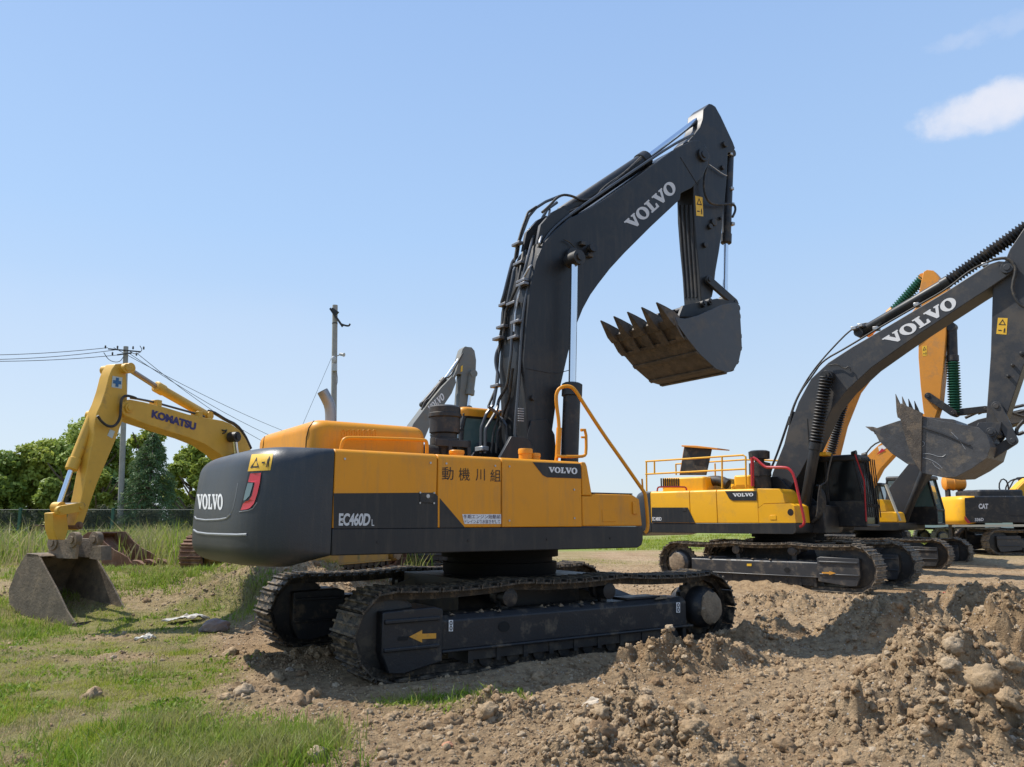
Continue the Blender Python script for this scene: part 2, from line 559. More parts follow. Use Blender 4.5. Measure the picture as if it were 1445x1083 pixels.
def px_poly(name, loops, fr, target, material, parent, off=0.004, sub=0):
    """a sheet whose outline is given as photo points"""
    if sub:
        loops = [[(a[0] + (b[0] - a[0]) * k / sub, a[1] + (b[1] - a[1]) * k / sub) for a, b in zip(l, l[1:] + l[:1]) for k in range(sub)] for l in loops]
    vs, fs = tess(loops)
    return decal(name, (vs, fs), ((0, 0), (1, 0), (1, 1), (0, 1)), fr, target, material, parent, off)
def grid_shape(n, m=None):
    m = m or n
    return ([(i / n, j / m) for i in range(n + 1) for j in range(m + 1)],
            [(i * (m + 1) + j, (i + 1) * (m + 1) + j, (i + 1) * (m + 1) + j + 1, i * (m + 1) + j + 1) for i in range(n) for j in range(m)])
SQ = ([(0, 0), (1, 0), (1, 1), (0, 1)], [(0, 1, 2, 3)])
TRI = tess([[(.0, .1), (1, .1), (.5, .95)], [(.2, .22), (.8, .22), (.5, .73)]])
FIG = tess([[(.3, .05), (.5, .05), (.55, .4), (.65, .4), (.7, .05), (.9, .05), (.85, .75), (.75, .95), (.6, .95), (.5, .75), (.35, .7)]])
def warn_sticker(fr, target, quad, parent, horizontal=True, name='warning_sticker'):
    s = decal(name, grid_shape(4), quad, fr, target, STK, parent, 0.004)
    bl, br, tr, tl = [Vector(q) for q in quad]
    def Q(u, v):
        return tuple((bl * (1 - u) + br * u) * (1 - v) + (tl * (1 - u) + tr * u) * v)
    def sub(a, b, c, d):
        return (Q(a, b), Q(c, b), Q(c, d), Q(a, d))
    if horizontal:
        decal('warning_symbol', TRI, sub(.08, .12, .48, .85), fr, target, INK, s, 0.007)
        decal('warning_symbol', FIG, sub(.72, .15, .92, .85), fr, target, INK, s, 0.007)
        decal('warning_symbol', SQ, sub(.56, .42, .70, .52), fr, target, INK, s, 0.007)
    else:
        decal('warning_symbol', TRI, sub(.12, .52, .88, .95), fr, target, INK, s, 0.007)
        decal('warning_symbol', FIG, sub(.60, .08, .88, .42), fr, target, INK, s, 0.007)
        decal('warning_symbol', SQ, sub(.15, .20, .50, .26), fr, target, INK, s, 0.007)
    return s

# ---------------------------------------------------------------- crawler undercarriage
def undercarriage(root, sgn, xa, xb, yc, gauge, shoe_w, hgt, mt, mframe, shoes=50, rear_hub=MUD, low=False, detail=True, g0=.82):
    """sgn=+1: idler (round, guarded) end towards +x, sprocket end at -x. xa, xb: extreme ends of the tracks.
       Two crawler tracks at y = yc +- gauge/2"""
    r = hgt / 2
    x0, x1 = xa + r, xb - r
    top = hgt
    def path():
        pts = []
        n = 40
        for i in range(n + 1):                       # bottom run, from x0 to x1
            pts.append((x0 + (x1 - x0) * i / n, 0.0))
        for i in range(1, 14):                       # end at xb
            a = -pi / 2 + pi * i / 14
            pts.append((x1 + r * cos(a), r + r * sin(a)))
        L = x1 - x0
        for i in range(n + 1):                       # top run, sagging between the carrier rollers
            t = i / n
            x = x1 - L * t
            k = (t * 3) % 1 if t < 1 else 0
            z = top - 0.035 * hgt * (4 * k * (1 - k)) * (1.0 if 0.0 < t < 1 else 0) + 0.03 * sin(pi * t)
            pts.append((x, z))
        for i in range(1, 14):
            a = pi / 2 + pi * i / 14
            pts.append((x0 + r * cos(a), r + r * sin(a)))
        return pts
    pts = path()
    seglen = [hypot(pts[(i + 1) % len(pts)][0] - p[0], pts[(i + 1) % len(pts)][1] - p[1]) for i, p in enumerate(pts)]
    tot = sum(seglen)
    pitch = tot / shoes
    m = MB()
    hw = shoe_w / 2
    m.box(-pitch * .47, pitch * .47, -hw, hw, -.03, -.012)
    for k in (-.40, 0.02, .40):
        m.box(pitch * k - .012, pitch * k + .012, -hw, hw, -.012, .018)
    if not low:
        for yy in (-.13, .10):
            m.box(-pitch * .5, pitch * .5, yy, yy + .035, -.11, -.03)
        for yy in (-.09, .06):
            m.box(-pitch * .28, -pitch * .18, yy - .02, yy + .02, -.012, -.004)
    shoe = m.mesh('track_shoe')
    shoe.materials.append(mt)
    out = []
    for side in (-1, 1):
        ty = yc + side * gauge / 2
        ch = MB()
        n = len(pts)
        for yy in (-.10, .10):                        # the link chain as a closed belt
            inner = []
            for i, p in enumerate(pts):
                a, b = pts[i - 1], pts[(i + 1) % n]
                d = Vector((b[0] - a[0], 0, b[1] - a[1])).normalized()
                nn = Vector((-d.z, 0, d.x))
                inner.append((Vector((p[0], 0, p[1])) + nn * .03, Vector((p[0], 0, p[1])) + nn * .10))
            vs = []
            for q0, q1 in inner:
                vs += [(q0.x, ty + yy - .02, q0.z), (q0.x, ty + yy + .02, q0.z), (q1.x, ty + yy + .02, q1.z), (q1.x, ty + yy - .02, q1.z)]
            ch.add(vs, [tuple((i * 4 + a) % (4 * n) if a < 4 else ((i + 1) % n) * 4 + a - 4 for a in f) for i in range(n)
                        for f in ((0, 1, 5, 4), (1, 2, 6, 5), (2, 3, 7, 6), (3, 0, 4, 7))])
        chain = obj('crawler_track', ch, mt, root)
        acc, i, tgt = 0.0, 0, pitch / 2
        for k in range(shoes):
            while acc + seglen[i] < tgt:
                acc += seglen[i]
                i += 1
            f = (tgt - acc) / seglen[i]
            a, b = pts[i], pts[(i + 1) % n]
            px_, pz_ = a[0] + (b[0] - a[0]) * f, a[1] + (b[1] - a[1]) * f
            d = Vector((b[0] - a[0], 0, b[1] - a[1])).normalized()
            nn = Vector((d.z, 0, -d.x))                # outward
            jit = random.uniform(-.02, .02)
            d = (d + nn * jit).normalized(); nn = Vector((d.z, 0, -d.x))
            M = Matrix((d, Vector((0, 1, 0)) if nn.cross(d).y > 0 else Vector((0, -1, 0)), nn)).transposed().to_4x4()
            M.translation = Vector((px_, ty, pz_))
            child(shoe, 'track_shoe', chain, mtx=M)
            tgt += pitch
        # frame
        ya, yb = ty - hw * .74, ty + hw * .74
        X = (lambda t: x0 + (x1 - x0) * t) if sgn > 0 else (lambda t: x1 - (x1 - x0) * t)   # t: 0 sprocket .. 1 idler
        s = 1 if sgn > 0 else -1
        ez = r
        fr = MB()
        fr.xprism([(ya, ez - .20), (ya, ez + .10), (ya + .06, ez + .16), (yb - .06, ez + .16), (yb, ez + .10), (yb, ez - .20)], min(X(.09), X(g0)), max(X(.09), X(g0)))
        fr.box(min(X(.07), X(g0)), max(X(.07), X(g0)), ya - .035, yb + .035, ez - .225, ez - .195)
        fr.prism([(X(.17), ez + .16), (X(.30), ez + .16), (X(.30), ez + .19), (X(.17), ez + .19)], ya + .08, yb - .08)
        beam = obj('track_frame', fr, mframe, root, 0.012)
        # mud and dry weeds lying on the frame
        md = MB()
        for kk in range(46):
            tt_ = random.choice((random.uniform(.14, .22), random.uniform(.40, .60), random.uniform(.70, .86)))
            cx_, cy_ = X(tt_), random.uniform(ya + .02, ty)
            rr_ = random.uniform(.015, .05)
            Vv = [(cx_ + rr_ * a_ * random.uniform(.6, 1.4), cy_ + rr_ * b_ * random.uniform(.6, 1.4), ez + .155 + rr_ * c_ * random.uniform(.4, .9)) for a_, b_, c_ in ((1, 0, 0), (.3, .9, 0), (-.8, .6, 0), (-.8, -.6, 0), (.3, -.9, 0), (0, 0, 1))]
            md.add(Vv, [(0, 1, 5), (1, 2, 5), (2, 3, 5), (3, 4, 5), (4, 0, 5)])
        tag(obj('dried_mud', md, MUD, root), None, None, None, 'stuff')
        g = MB()
        g.prism([(X(g0), ez - .30), (X(g0), ez + .23), (X(g0 + .02), ez + .26), (X(1.0) + s * .14, ez + .24), (X(1.0) + s * .14, ez - .16), (X(1.0) + s * .06, ez - .36), (X(1.0) - s * .15, ez - .38)], ya - .03, yb + .03)
        g.box(min(X(g0 + .01), X(1) + s * .12), max(X(g0 + .01), X(1) + s * .12), ya - .055, yb + .055, ez + .12, ez + .165)
        g.box(min(X(g0 + .01), X(1) + s * .12), max(X(g0 + .01), X(1) + s * .12), ya - .055, yb + .055, ez - .155, ez - .115)
        obj('idler_guard', g, mframe, root, 0.012)
        wv = MB()
        wv.rings((X(1), ty - .11, ez), (X(1), ty + .11, ez), [(0, r * .55), (.1, r * .80), (.3, r * .80), (.32, r * .87), (.68, r * .87), (.7, r * .80), (.9, r * .80), (1, r * .55)], 32)
        obj('idler_wheel', wv, BLK, root)
        sp = MB()
        prof = []
        for i in range(46):
            a = 2 * pi * i / 46
            rr = r * (.86 if i % 2 else .77)
            prof.append((X(0) + rr * cos(a), ez + rr * sin(a)))
        sp.ngon_prism(prof, ty - .04, ty + .04)
        obj('sprocket', sp, mt, root, 0.008)
        hb = MB()
        hb.rings((X(0), yb + .06, ez), (X(0), ya - .06, ez), [(0, r * .50), (.08, r * .56), (.3, r * .60), (.7, r * .60), (.86, r * .56), (.93, r * .46), (1, r * .40)], 28)
        obj('travel_motor_hub', hb, mframe, root)
        if rear_hub is not None:
            mu = MB()
            mu.rings((X(0), ya - .055, ez), (X(0), ya - .085, ez), [(0, r * .46), (.5, r * .42), (1, r * .30)], 20)
            mu.rings((X(0), yb + .055, ez), (X(0), yb + .085, ez), [(0, r * .52), (.5, r * .47), (1, r * .36)], 20)
            for kk in range(len(mu.v)):
                v = mu.v[kk]
                q = random.uniform(-.022, .022)
                mu.v[kk] = (v[0] + q, v[1] + q * .5, v[2] - q)
            obj('mud_crust', mu, rear_hub, root)
        if detail:
            for k in range(9):
                q = MB()
                xx = X(.13 + .078 * k)
                q.rings((xx, ya + .045, .125), (xx, yb - .045, .125), [(0, .05), (.02, .085), (.2, .085), (.24, .115), (.34, .115), (.36, .08), (.64, .08), (.66, .115), (.76, .115), (.8, .085), (.98, .085), (1, .05)], 18)
                obj('track_roller', q, BLK, root)
            q = MB()
            for k in range(10):
                xx = X(.10 + .078 * k)
                q.box(xx - .03, xx + .03, ya, yb, .10, ez - .21)
            q.box(min(X(.13), X(.80)), max(X(.13), X(.80)), ya + .012, ya + .03, .13, ez - .21)
            q.box(min(X(.13), X(.80)), max(X(.13), X(.80)), yb - .03, yb - .012, .13, ez - .21)
            obj('roller_brackets', q, BLK, root)
            for t in (.36, .68):
                q = MB()
                xx = X(t)
                q.rings((xx, ya + .07, top - .17), (xx, yb - .07, top - .17), [(0, .07), (.03, .10), (.30, .10), (.34, .07), (.66, .07), (.70, .10), (.97, .10), (1, .07)], 20)
                q.box(xx - .05, xx + .05, ty - .03, ty + .03, ez + .15, top - .20)
                obj('carrier_roller', q, mframe, root, 0.0)
        out.append((ty, ya, yb))
    # centre frame
    c = MB()
    c.box(-1.0, 1.0, yc - .92, yc + .92, hgt * .42, hgt * 1.0)
    for sx in (-1, 1):
        for sy in (-1, 1):
            c.add([(sx * .35, yc + sy * .5, hgt * .35), (sx * .95, yc + sy * .5, hgt * .35), (sx * .35, yc + sy * .5, hgt * .99), (sx * .95, yc + sy * .5, hgt * .99),
                   (sx * .95, yc + sy * gauge / 2, hgt * .38), (sx * 1.45, yc + sy * gauge / 2, hgt * .38), (sx * .95, yc + sy * gauge / 2, hgt * .62), (sx * 1.45, yc + sy * gauge / 2, hgt * .62)],
                  [(0, 1, 3, 2), (4, 6, 7, 5), (0, 4, 5, 1), (2, 3, 7, 6), (0, 2, 6, 4), (1, 5, 7, 3)])
    obj('centre_frame', c, BLK, root, 0.01)
    t = MB()
    t.rings((0, yc, hgt * .95), (0, yc, 1.32), [(0, .74), (.2, .78), (.45, .78), (.46, .72), (.6, .72), (.61, .80), (1, .80)], 48)
    obj('swing_bearing', t, mat('shade_black', (.006, .006, .007), .7, spec=.2), root)  # near-black base colour carries the shade under the platform
    return out

# ---------------------------------------------------------------- machine parts
def loft(levels, caps=True):
    """levels: lists of equally many 3-D points forming closed rings"""
    m = MB()
    n = len(levels[0])
    vs = [p for l in levels for p in l]
    fs = [(k * n + i, k * n + (i + 1) % n, (k + 1) * n + (i + 1) % n, (k + 1) * n + i) for k in range(len(levels) - 1) for i in range(n)]
    if caps:
        fs += [tuple(reversed(range(n))), tuple(range((len(levels) - 1) * n, len(levels) * n))]
    return m.add(vs, fs)
def smooth01(t):
    t = max(0, min(1, t))
    return t * t * (3 - 2 * t)
def counterweight_mesh(xr, depth, hw, z0, z1, zb):
    def plan(k, n=56, e=3.6):
        a = -pi / 2 + pi * k / n
        c, s = max(0, cos(a)), sin(a)
        return Vector((xr - depth * c ** (2 / e), hw * (1 if s > 0 else -1) * abs(s) ** (2 / e)))
    n = 56
    P = [plan(k, n) for k in range(n + 1)]
    N = []
    for k in range(n + 1):
        d = (P[min(k + 1, n)] - P[max(k - 1, 0)]).normalized()
        N.append(Vector((d.y, -d.x)) * (1 if k < n else 1))
    lv = []
    zs = [zb + (z0 - zb) * 0] 
    rt, rb = .17, .15
    steps = []
    for i in range(9):
        a = pi / 2 * i / 8
        steps.append(('b', a))
    for i in range(1, 8):
        steps.append(('m', i / 8))
    for i in range(9):
        steps.append(('t', pi / 2 * i / 8))
    for kind, a in steps:
        ring = []
        for k in range(n + 1):
            w_ = smooth01((xr - P[k].x) / .45)
            rt_ = .05 + (.19 - .05) * w_
            rb_ = .03 + (.20 - .03) * w_
            zbk = z0 + (zb - z0) * w_
            zt = z1 + .015 * w_
            bulge = 0.0
            if kind == 'b':
                ins, z = rb_ * (1 - sin(a)), zbk + rb_ * (1 - cos(a))
            elif kind == 'm':
                ins, z = 0, zbk + rb_ + (zt - rt_ - zbk - rb_) * a
            else:
                ins, z = rt_ * (1 - cos(a)), zt - rt_ + rt_ * sin(a)
            h = (z - zbk) / (zt - zbk)
            bulge = (.03 * (4 * h * (1 - h))  - .05 * h * h) * w_
            nn = N[k]
            q = P[k] - nn * 0
            o = Vector((-1, 0)) if k in (0,) else nn
            # outward normal points to -x
            if nn.x > 0:
                nn = -nn
            p = P[k] + nn * (bulge - ins)
            ring.append((p.x, p.y, z))
        lv.append(ring)
    m = MB()
    vs = [p for r in lv for p in r]
    c = n + 1
    fs = [(k * c + i, k * c + i + 1, (k + 1) * c + i + 1, (k + 1) * c + i) for k in range(len(lv) - 1) for i in range(n)]
    top = [(len(lv) - 1) * c + i for i in range(c)]
    fs.append(tuple(top))
    fs.append(tuple(reversed(range(c))))
    fs.append(tuple([k * c for k in range(len(lv))] + [k * c + n for k in reversed(range(len(lv)))]))
    return m.add(vs, fs)

def round_box_rings(x0, x1, y0, y1, z0, z1, rc, rt, n=8):
    lv = []
    for z, ins in [(z0, 0)] + [(z1 - rt + rt * sin(pi / 2 * i / n), rt * (1 - cos(pi / 2 * i / n))) for i in range(n + 1)]:
        ring = []
        for cx, cy, a0 in ((x1, y1, 0), (x0, y1, pi / 2), (x0, y0, pi), (x1, y0, 3 * pi / 2)):
            sx = -1 if cx == x1 else 1
            sy = -1 if cy == y1 else 1
            r = max(rc - ins, .02)
            ccx, ccy = cx + sx * (ins + r), cy + sy * (ins + r)
            for i in range(7):
                a = a0 + pi / 2 * i / 6
                ring.append((ccx + r * cos(a), ccy + r * sin(a), z))
        lv.append(ring)
    return loft(lv)

def tube_px(fr, pts, y, r, seg=8, smooth=1):
    return MB().tube([fr.P(a, b, (y if isinstance(y, (int, float)) else y[i])) for i, (a, b) in enumerate(pts)], r, seg, smooth)

def cylinder(root, fr, name, a, b, c, y, rb, rr, body, rod=CHR, bellows=None, gland=True):
    """hydraulic ram from photo point a (tube foot) to b (gland) and rod on to c; in plane y"""
    A, B, Cc = (fr.P(*q, y) for q in (a, b, c))
    return ram(root, name, A, B, Cc, rb, rr, body, rod, bellows)
def ram(root, name, A, B, Cc, rb, rr, body, rod=CHR, bellows=None):
    m = MB()
    L = (B - A).length
    m.rings(A, B, [(0, rb * .8), (.02, rb), (1 - .2 / L, rb), (1 - .19 / L, rb * 1.18), (1 - .02 / L, rb * 1.18), (1, rb * .9)], 20)
    d = (B - A).normalized()
    m.cyl(A + Vector((0, -rb * 1.1, 0)), A + Vector((0, rb * 1.1, 0)), rb * .95, seg=16)
    o = obj(name, m, body, root)
    q = MB().cyl(B - d * .02, Cc, rr, seg=16)
    obj('rod', q, rod, o)
    e = MB().cyl(Cc + Vector((0, -rb * 1.0, 0)), Cc + Vector((0, rb * 1.0, 0)), rr * 2.0, seg=18)
    e.cyl(Cc + Vector((0, -rb * 1.25, 0)), Cc + Vector((0, rb * 1.25, 0)), rr * 1.0, seg=14)
    obj('rod_eye', e, body, o)
    if bellows:
        L2 = (Cc - B).length
        n = int(L2 / .075)
        prof = []
        for i in range(n):
            t = i / n
            prof += [(t, rb * .85), (t + .45 / n, rb * 1.35), (t + .6 / n, rb * 1.30)]
        prof.append((1 - .06 / L2 * 0, rb * .85))
        obj('bellows', MB().rings(B, Cc, prof, 16), bellows, o)
    return o

def bucket(root, fr, near, y0, y1, lip, hinge, outer, side_mat, floor_mat, teeth=5, tooth_len=.26, tdir=None, name='bucket', thick=.035, strips=4, tooth_h=.09, hollow=True, tooth_mat=None, tw=1.0):
    """near: closed outline (x,z) of a side plate, in order lip -> floor -> back -> top hinge -> mouth edge.
       indices lip..hinge (inclusive) of that outline carry the shell"""
    shell = near[lip:hinge + 1]
    cx = sum(p[0] for p in near) / len(near); cz = sum(p[1] for p in near) / len(near)
    m = MB()
    n = len(shell)
    inner = []
    for i, p in enumerate(shell):
        a, b = shell[max(0, i - 1)], shell[min(n - 1, i + 1)]
        d = Vector((b[0] - a[0], b[1] - a[1])).normalized()
        nn = Vector((-d.y, d.x))
        if nn.dot(Vector((cx - p[0], cz - p[1]))) < 0:
            nn = -nn
        inner.append((p[0] + nn.x * thick, p[1] + nn.y * thick))
    for i in range(n - 1):
        q = [shell[i], shell[i + 1], inner[i + 1], inner[i]]
        m.ngon_prism(q, y0 + .02, y1 - .02)
    b = obj(name, m, floor_mat, root)
    for yy0, yy1 in ((y0, y0 + .03), (y1 - .03, y1)):
        obj('side_plate', MB().prism(near, yy0, yy1), side_mat, b, 0.006)
    # wear strips across the floor
    if strips:
        s = MB()
        for k in range(1, n - 1):
            p = shell[k]
            a = shell[k - 1]
            d = Vector((p[0] - a[0], p[1] - a[1]))
            if d.length < .08:
                continue
            d.normalize()
            o = Vector((inner[k][0] - p[0], inner[k][1] - p[1])).normalized() * -.022
            s.ngon_prism([(p[0] - d.x * .07, p[1] - d.y * .07), (p[0] + d.x * .0, p[1] + d.y * .0), (p[0] + o.x, p[1] + o.y), (p[0] - d.x * .07 + o.x, p[1] - d.y * .07 + o.y)], y0 + .01, y1 - .01)
        if s.v:
            obj('wear_strips', s, floor_mat, b, 0.004)
    # teeth
    L0, L1 = Vector(shell[0]), Vector(shell[1])
    d = (L0 - L1).normalized() if tdir is None else Vector(tdir).normalized()
    nn = Vector((-d.y, d.x))
    lipm = MB()
    e = (L1 - L0).normalized()
    lipm.ngon_prism([tuple(L0 + nn * .03 - d * .0), tuple(L0 - nn * .03), tuple(L0 - nn * .03 + e * .14), tuple(L0 + nn * .03 + e * .14)], y0, y1)
    obj('cutting_edge', lipm, tooth_mat or floor_mat, b, 0.005)
    for k in range(teeth):
        yc = y0 + .08 + (y1 - y0 - .16) * k / max(1, teeth - 1)
        t = MB()
        base = L0 - d * .10
        hh = tooth_h
        eb = (L1 - L0).normalized()
        if tooth_h > .1:
            sg = -1 if nn.dot(Vector((cx, cz)) - L0) > 0 else 1
            o1 = nn * sg * .05
            t.ngon_prism([tuple(L0 + eb * .42), tuple(L0 - nn * 0), tuple(L0 + o1), tuple(L0 + eb * .30 + o1 * .8)], yc - .075, yc + .075)
        sec = [(base - nn * hh * .8, .075), (L0 - nn * hh * .75 + d * .04, .07), (L0 + d * tooth_len * .6 - nn * hh * .35, .045), (L0 + d * tooth_len, .014)]
        sec2 = [(base + nn * hh * .8, .075), (L0 + nn * hh * .75 + d * .04, .07), (L0 + d * tooth_len * .6 + nn * hh * .35, .045), (L0 + d * tooth_len + nn * .01, .014)]
        vs = []
        for (a, wa), (c, wc) in zip(sec, sec2):
            wa, wc = wa * tw, wc * tw
            vs += [(a.x, yc - wa, a.y), (a.x, yc + wa, a.y), (c.x, yc + wc, c.y), (c.x, yc - wc, c.y)]
        fs = [(0, 3, 2, 1), (12, 13, 14, 15)]
        for i in range(3):
            for j in range(4):
                fs.append((i * 4 + j, i * 4 + (j + 1) % 4, i * 4 + 4 + (j + 1) % 4, i * 4 + 4 + j))
        t.add(vs, fs)
        obj('tooth', t, tooth_mat or floor_mat, b, 0.008)
    return b

def pins(name, root, fr, pts, y0, y1, r, m_):
    q = MB()
    for a, b in pts:
        p = fr.P(a, b, y0 if fr.C.y < 0 else y1)
        q.cyl((p.x, y0, p.z), (p.x, y1, p.z), r, seg=18)
        q.cyl((p.x, y0 - .02, p.z), (p.x, y1 + .02, p.z), r * .55, seg=12)
    return obj(name, q, m_, root, 0.006)

def box_boom(name, root, pts, y0, y1, m_, bevel=0.012):
    return obj(name, MB().prism(pts, y0, y1), m_, root, bevel)

def upper_body(root, fr, P, yel, grey, labels=True):
    """slewing upper structure. P: measured stations along x and heights"""
    xr, zt, zs, zb = P['xr'], P['zt'], P['zs'], P['zb']
    x1, x2, x3, xf, xs = P['x1'], P['x2'], P['x3'], P['xf'], P['xs']
    ztk = P['ztk']
    Y = -1.5
    # skirt frame
    m = MB().ngon_prism([(xr + .006, zs - .004), (xr + .006, zb), (xs - .10, zb), (xs - .03, zb + .03), (xs, zb + .10), (xs, zs - .004)], Y, 1.5)
    obj('platform_skirt', m, grey, root, 0.012)
    def yz(z1, yin=-.62, r=.07):
        pr = [(Y, zs), (Y, z1 - r)]
        pr += [(Y + r * (1 - cos(a)), z1 - r + r * sin(a)) for a in (pi / 8, pi / 4, 3 * pi / 8, pi / 2)]
        return pr + [(yin, z1 + .01), (yin, zs)]
    pan = []
    for a, b in ((xr + .006, x1 - .006), (x1 + .006, x2 - .006), (x2 + .006, x3 - .004)):
        pan.append(obj('side_panel', MB().xprism(yz(zt), a, b), yel, root, 0.010))
    # dark core that shows in the gaps, engine bay across the machine, left side
    obj('engine_bay', MB().box(xr + .02, -.9, -.62, 1.46, zs, zt - .02), grey, root, 0.02)
    obj('seam_shadow_gap', MB().box(xr - .01, x3, Y + .03, -.64, zs - .03, zt - .06), GAP, root)
    wp = MB().prism(P['wedge'], Y, -.62)
    obj('front_cover', wp, yel, root, 0.012)
    tk = MB().prism(P['tank'], Y, -.66)
    t_ = obj('front_toolbox', tk, yel, root, 0.035, 3)
    return pan

def volvo_cab(root, x0, x1, y0, y1, z0, z1, roof, frame_m, glass=None):
    m = MB()
    w_ = .07
    prof = [(x0, z0), (x1 + .12, z0), (x1 + .14, z0 + .5), (x1 - .05, z1 - .08), (x0 + .05, z1 - .08), (x0, z1 - .3)]
    # posts and rails as two side frames and cross members
    for yy in (y0, y1 - w_):
        for a, b in zip(prof, prof[1:] + prof[:1]):
            m.tube([(a[0], yy + w_ / 2, a[1]), (b[0], yy + w_ / 2, b[1])], w_ * .6, 6)
        xm = (x0 + x1) / 2
        m.box(xm - .04, xm + .04, yy, yy + w_, z0, z1 - .06)
        m.box(x0, x1 + .12, yy, yy + w_, z0, z0 + .62)
    for a in prof:
        m.tube([(a[0], y0, a[1]), (a[0], y1, a[1])], w_ * .6, 6)
    m.box(x0, x0 + .06, y0, y1, z0, z0 + 1.05)
    c = obj('cab', m, frame_m, root, 0.01)
    g = MB().prism([(p[0] + (.02 if p[0] < (x0 + x1) / 2 else -.02), p[1] + (.02 if p[1] < z1 - .5 else -.02)) for p in prof], y0 + .03, y1 - .03)
    obj('cab_window', g, glass or GLS, c)
    obj('cab_seat', MB().box(x0 + .15, x0 + .3, y0 + .25, y1 - .25, z0 + .5, z1 - .5), BLK, c, 0.04)
    r = round_box_rings(x0 - .02, x1 + .06, y0 - .02, y1 + .02, z1 - .09, z1 + .05, .12, .08)
    obj('cab_roof', r, roof, c)
    return c

# ================================================================ THE BIG EXCAVATOR IN FRONT
A = Frame((-0.1666, 10.876), 56)
B = Frame((7.111, 20.629), 133)
D = Frame((9.47, 25.81), 133)
C3 = Frame((13.5, 29.0), 133)
E6 = Frame((22.0, 33.0), 96, .26)
H5 = Frame((17.4, 41.0), 133, .3)
G8 = Frame((-3.2, 25.5), 62, .3)
K = Frame((-4.7, 17.6), 202, .50)
ra = A.empty('crawler_excavator')
tag(ra, 'big yellow and charcoal excavator in front, rear towards the viewer, boom raised high', 'excavator', 'excavators parked in the dirt yard')
undercarriage(ra, -1, -2.80, 2.80, 0, 2.74, .60, .92, TRK, UND, g0=.88)
PA = dict(xr=-3.01, zt=2.355, zs=1.545, zb=1.272, x1=-1.808, x2=-.957, x3=.245, xf=1.25, xs=1.267, ztk=1.91,
          wedge=[(.25, 1.93), (.25, 2.35), (.31, 2.35), (.335, 2.30), (.41, 1.93)],
          tank=[(.25, 1.55), (.25, 1.925), (.41, 1.925), (.43, 1.955), (1.10, 1.955), (1.22, 1.90), (1.262, 1.55)])
upper_body(ra, A, PA, YEL, GREY)
cwm = counterweight_mesh(-3.015, .84, 1.5, 1.272, 2.352, 1.165)
cwb = cwm.bvh()
cw = obj('counterweight', cwm, CWM, ra)
# rear lettering, light, sticker, painted highlights of the pressed lines
decal('lettering', SLAB, ((278.5, 719), (314.8, 720.3), (315, 697), (278.5, 697)), A, cwb, WHT, cw, 0.004)
def zq(ox, oy, s, pts):
    return [(ox + x * s, oy + y * s) for x, y in pts]
Z1 = lambda pts: zq(260, 570, .2493, pts)
rec = px_poly('rear_light_recess', [Z1([(367, 385), (441, 379), (436, 440), (425, 510), (408, 560), (385, 592), (362, 602), (312, 610), (326, 560), (345, 480)])], A, cwb, BLK, cw, 0.003, sub=3)
px_poly('rear_light', [Z1([(377, 396), (437, 391), (430, 450), (416, 510), (397, 565), (375, 590), (358, 597), (322, 603), (336, 566), (352, 552), (368, 548), (386, 520), (400, 462), (402, 446), (364, 443)])], A, cwb, RED, cw, 0.007, sub=3)
px_poly('rear_light_glass', [Z1([(362, 450), (392, 448), (388, 470), (372, 522), (350, 545), (338, 548), (348, 500)])], A, cwb, GLS, cw, 0.007, sub=3)
def surf_tube(name, pts, r, material, par, bv, fr, off=0.0, sub=6, seg=6, sm=1):
    q = []
    pts = [(a[0] + (b[0] - a[0]) * k / sub, a[1] + (b[1] - a[1]) * k / sub) for a, b in zip(pts, pts[1:]) for k in range(sub)] + [pts[-1]]
    for x, y in pts:
        h, n = fr.cast(bv, x, y)
        if h is not None:
            q.append(h + n * off)
    return obj(name, MB().tube(q, r, seg, sm), material, par)
surf_tube('pressed_line_highlight', Z1([(62, 640), (70, 652), (120, 659), (200, 656), (240, 648), (262, 628)]), .011, RIM, cw, cwb, A)  # pale grey tubes paint in the sky highlight along the pressed edges
surf_tube('pressed_line_highlight', Z1([(262, 628), (276, 595), (290, 530), (304, 450)]), .004, RIM, cw, cwb, A)
surf_tube('pressed_line_highlight', Z1([(56, 715), (75, 729), (130, 737), (220, 741), (300, 743), (354, 741)]), .014, RIM, cw, cwb, A)
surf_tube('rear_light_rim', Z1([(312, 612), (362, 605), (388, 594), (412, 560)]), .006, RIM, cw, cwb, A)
warn_sticker(A, cwb, Z1([(361, 383), (488, 377), (505, 281), (383, 288)]), cw)
# dark paint bands and lettering on the side
Yd = -1.5
Z2 = lambda pts: zq(600, 570, .2493, pts)
b1 = px_poly('dark_paint_band', [[(470.5, 696.5), (613, 695.5), (617.5, 700.5), (617.5, 745), (470.5, 746.2)]], A, Yd, GREY, ra, .004)
px_poly('dark_paint_band', [[(620.3, 703), (656, 744.8), (620.3, 745)]], A, Yd, GREY, ra, .004)
decal('lettering', word('EC460D', .035, .95), ((477.5, 742.3), (520.5, 742.4), (523.5, 724.5), (478, 724.2)), A, Yd, SLV, b1, .008)
decal('lettering', word('L', .01), ((524, 742.4), (527.6, 742.4), (527.6, 733), (524, 733)), A, Yd, SLV, b1, .008)
lk = MB(); q0 = A.P(592, 710, Yd); q1 = A.P(612, 696, Yd)
lk.box(q0.x, q1.x, Yd - .012, Yd, q0.z, q1.z)
lo = obj('latch', lk, BLK, ra, .004)
pc = A.P(603, 700.5, Yd)
obj('lock', MB().cyl((pc.x, Yd - .02, pc.z), (pc.x, Yd, pc.z), .022, seg=14), STL, lo)
for a, b in ((q0.x, q0.z), (q0.x, q1.z), (q1.x, q0.z), (q1.x, q1.z)):
    obj('bolt', MB().cyl((a, Yd - .016, b), (a, Yd, b), .011, seg=8), STL, lo)
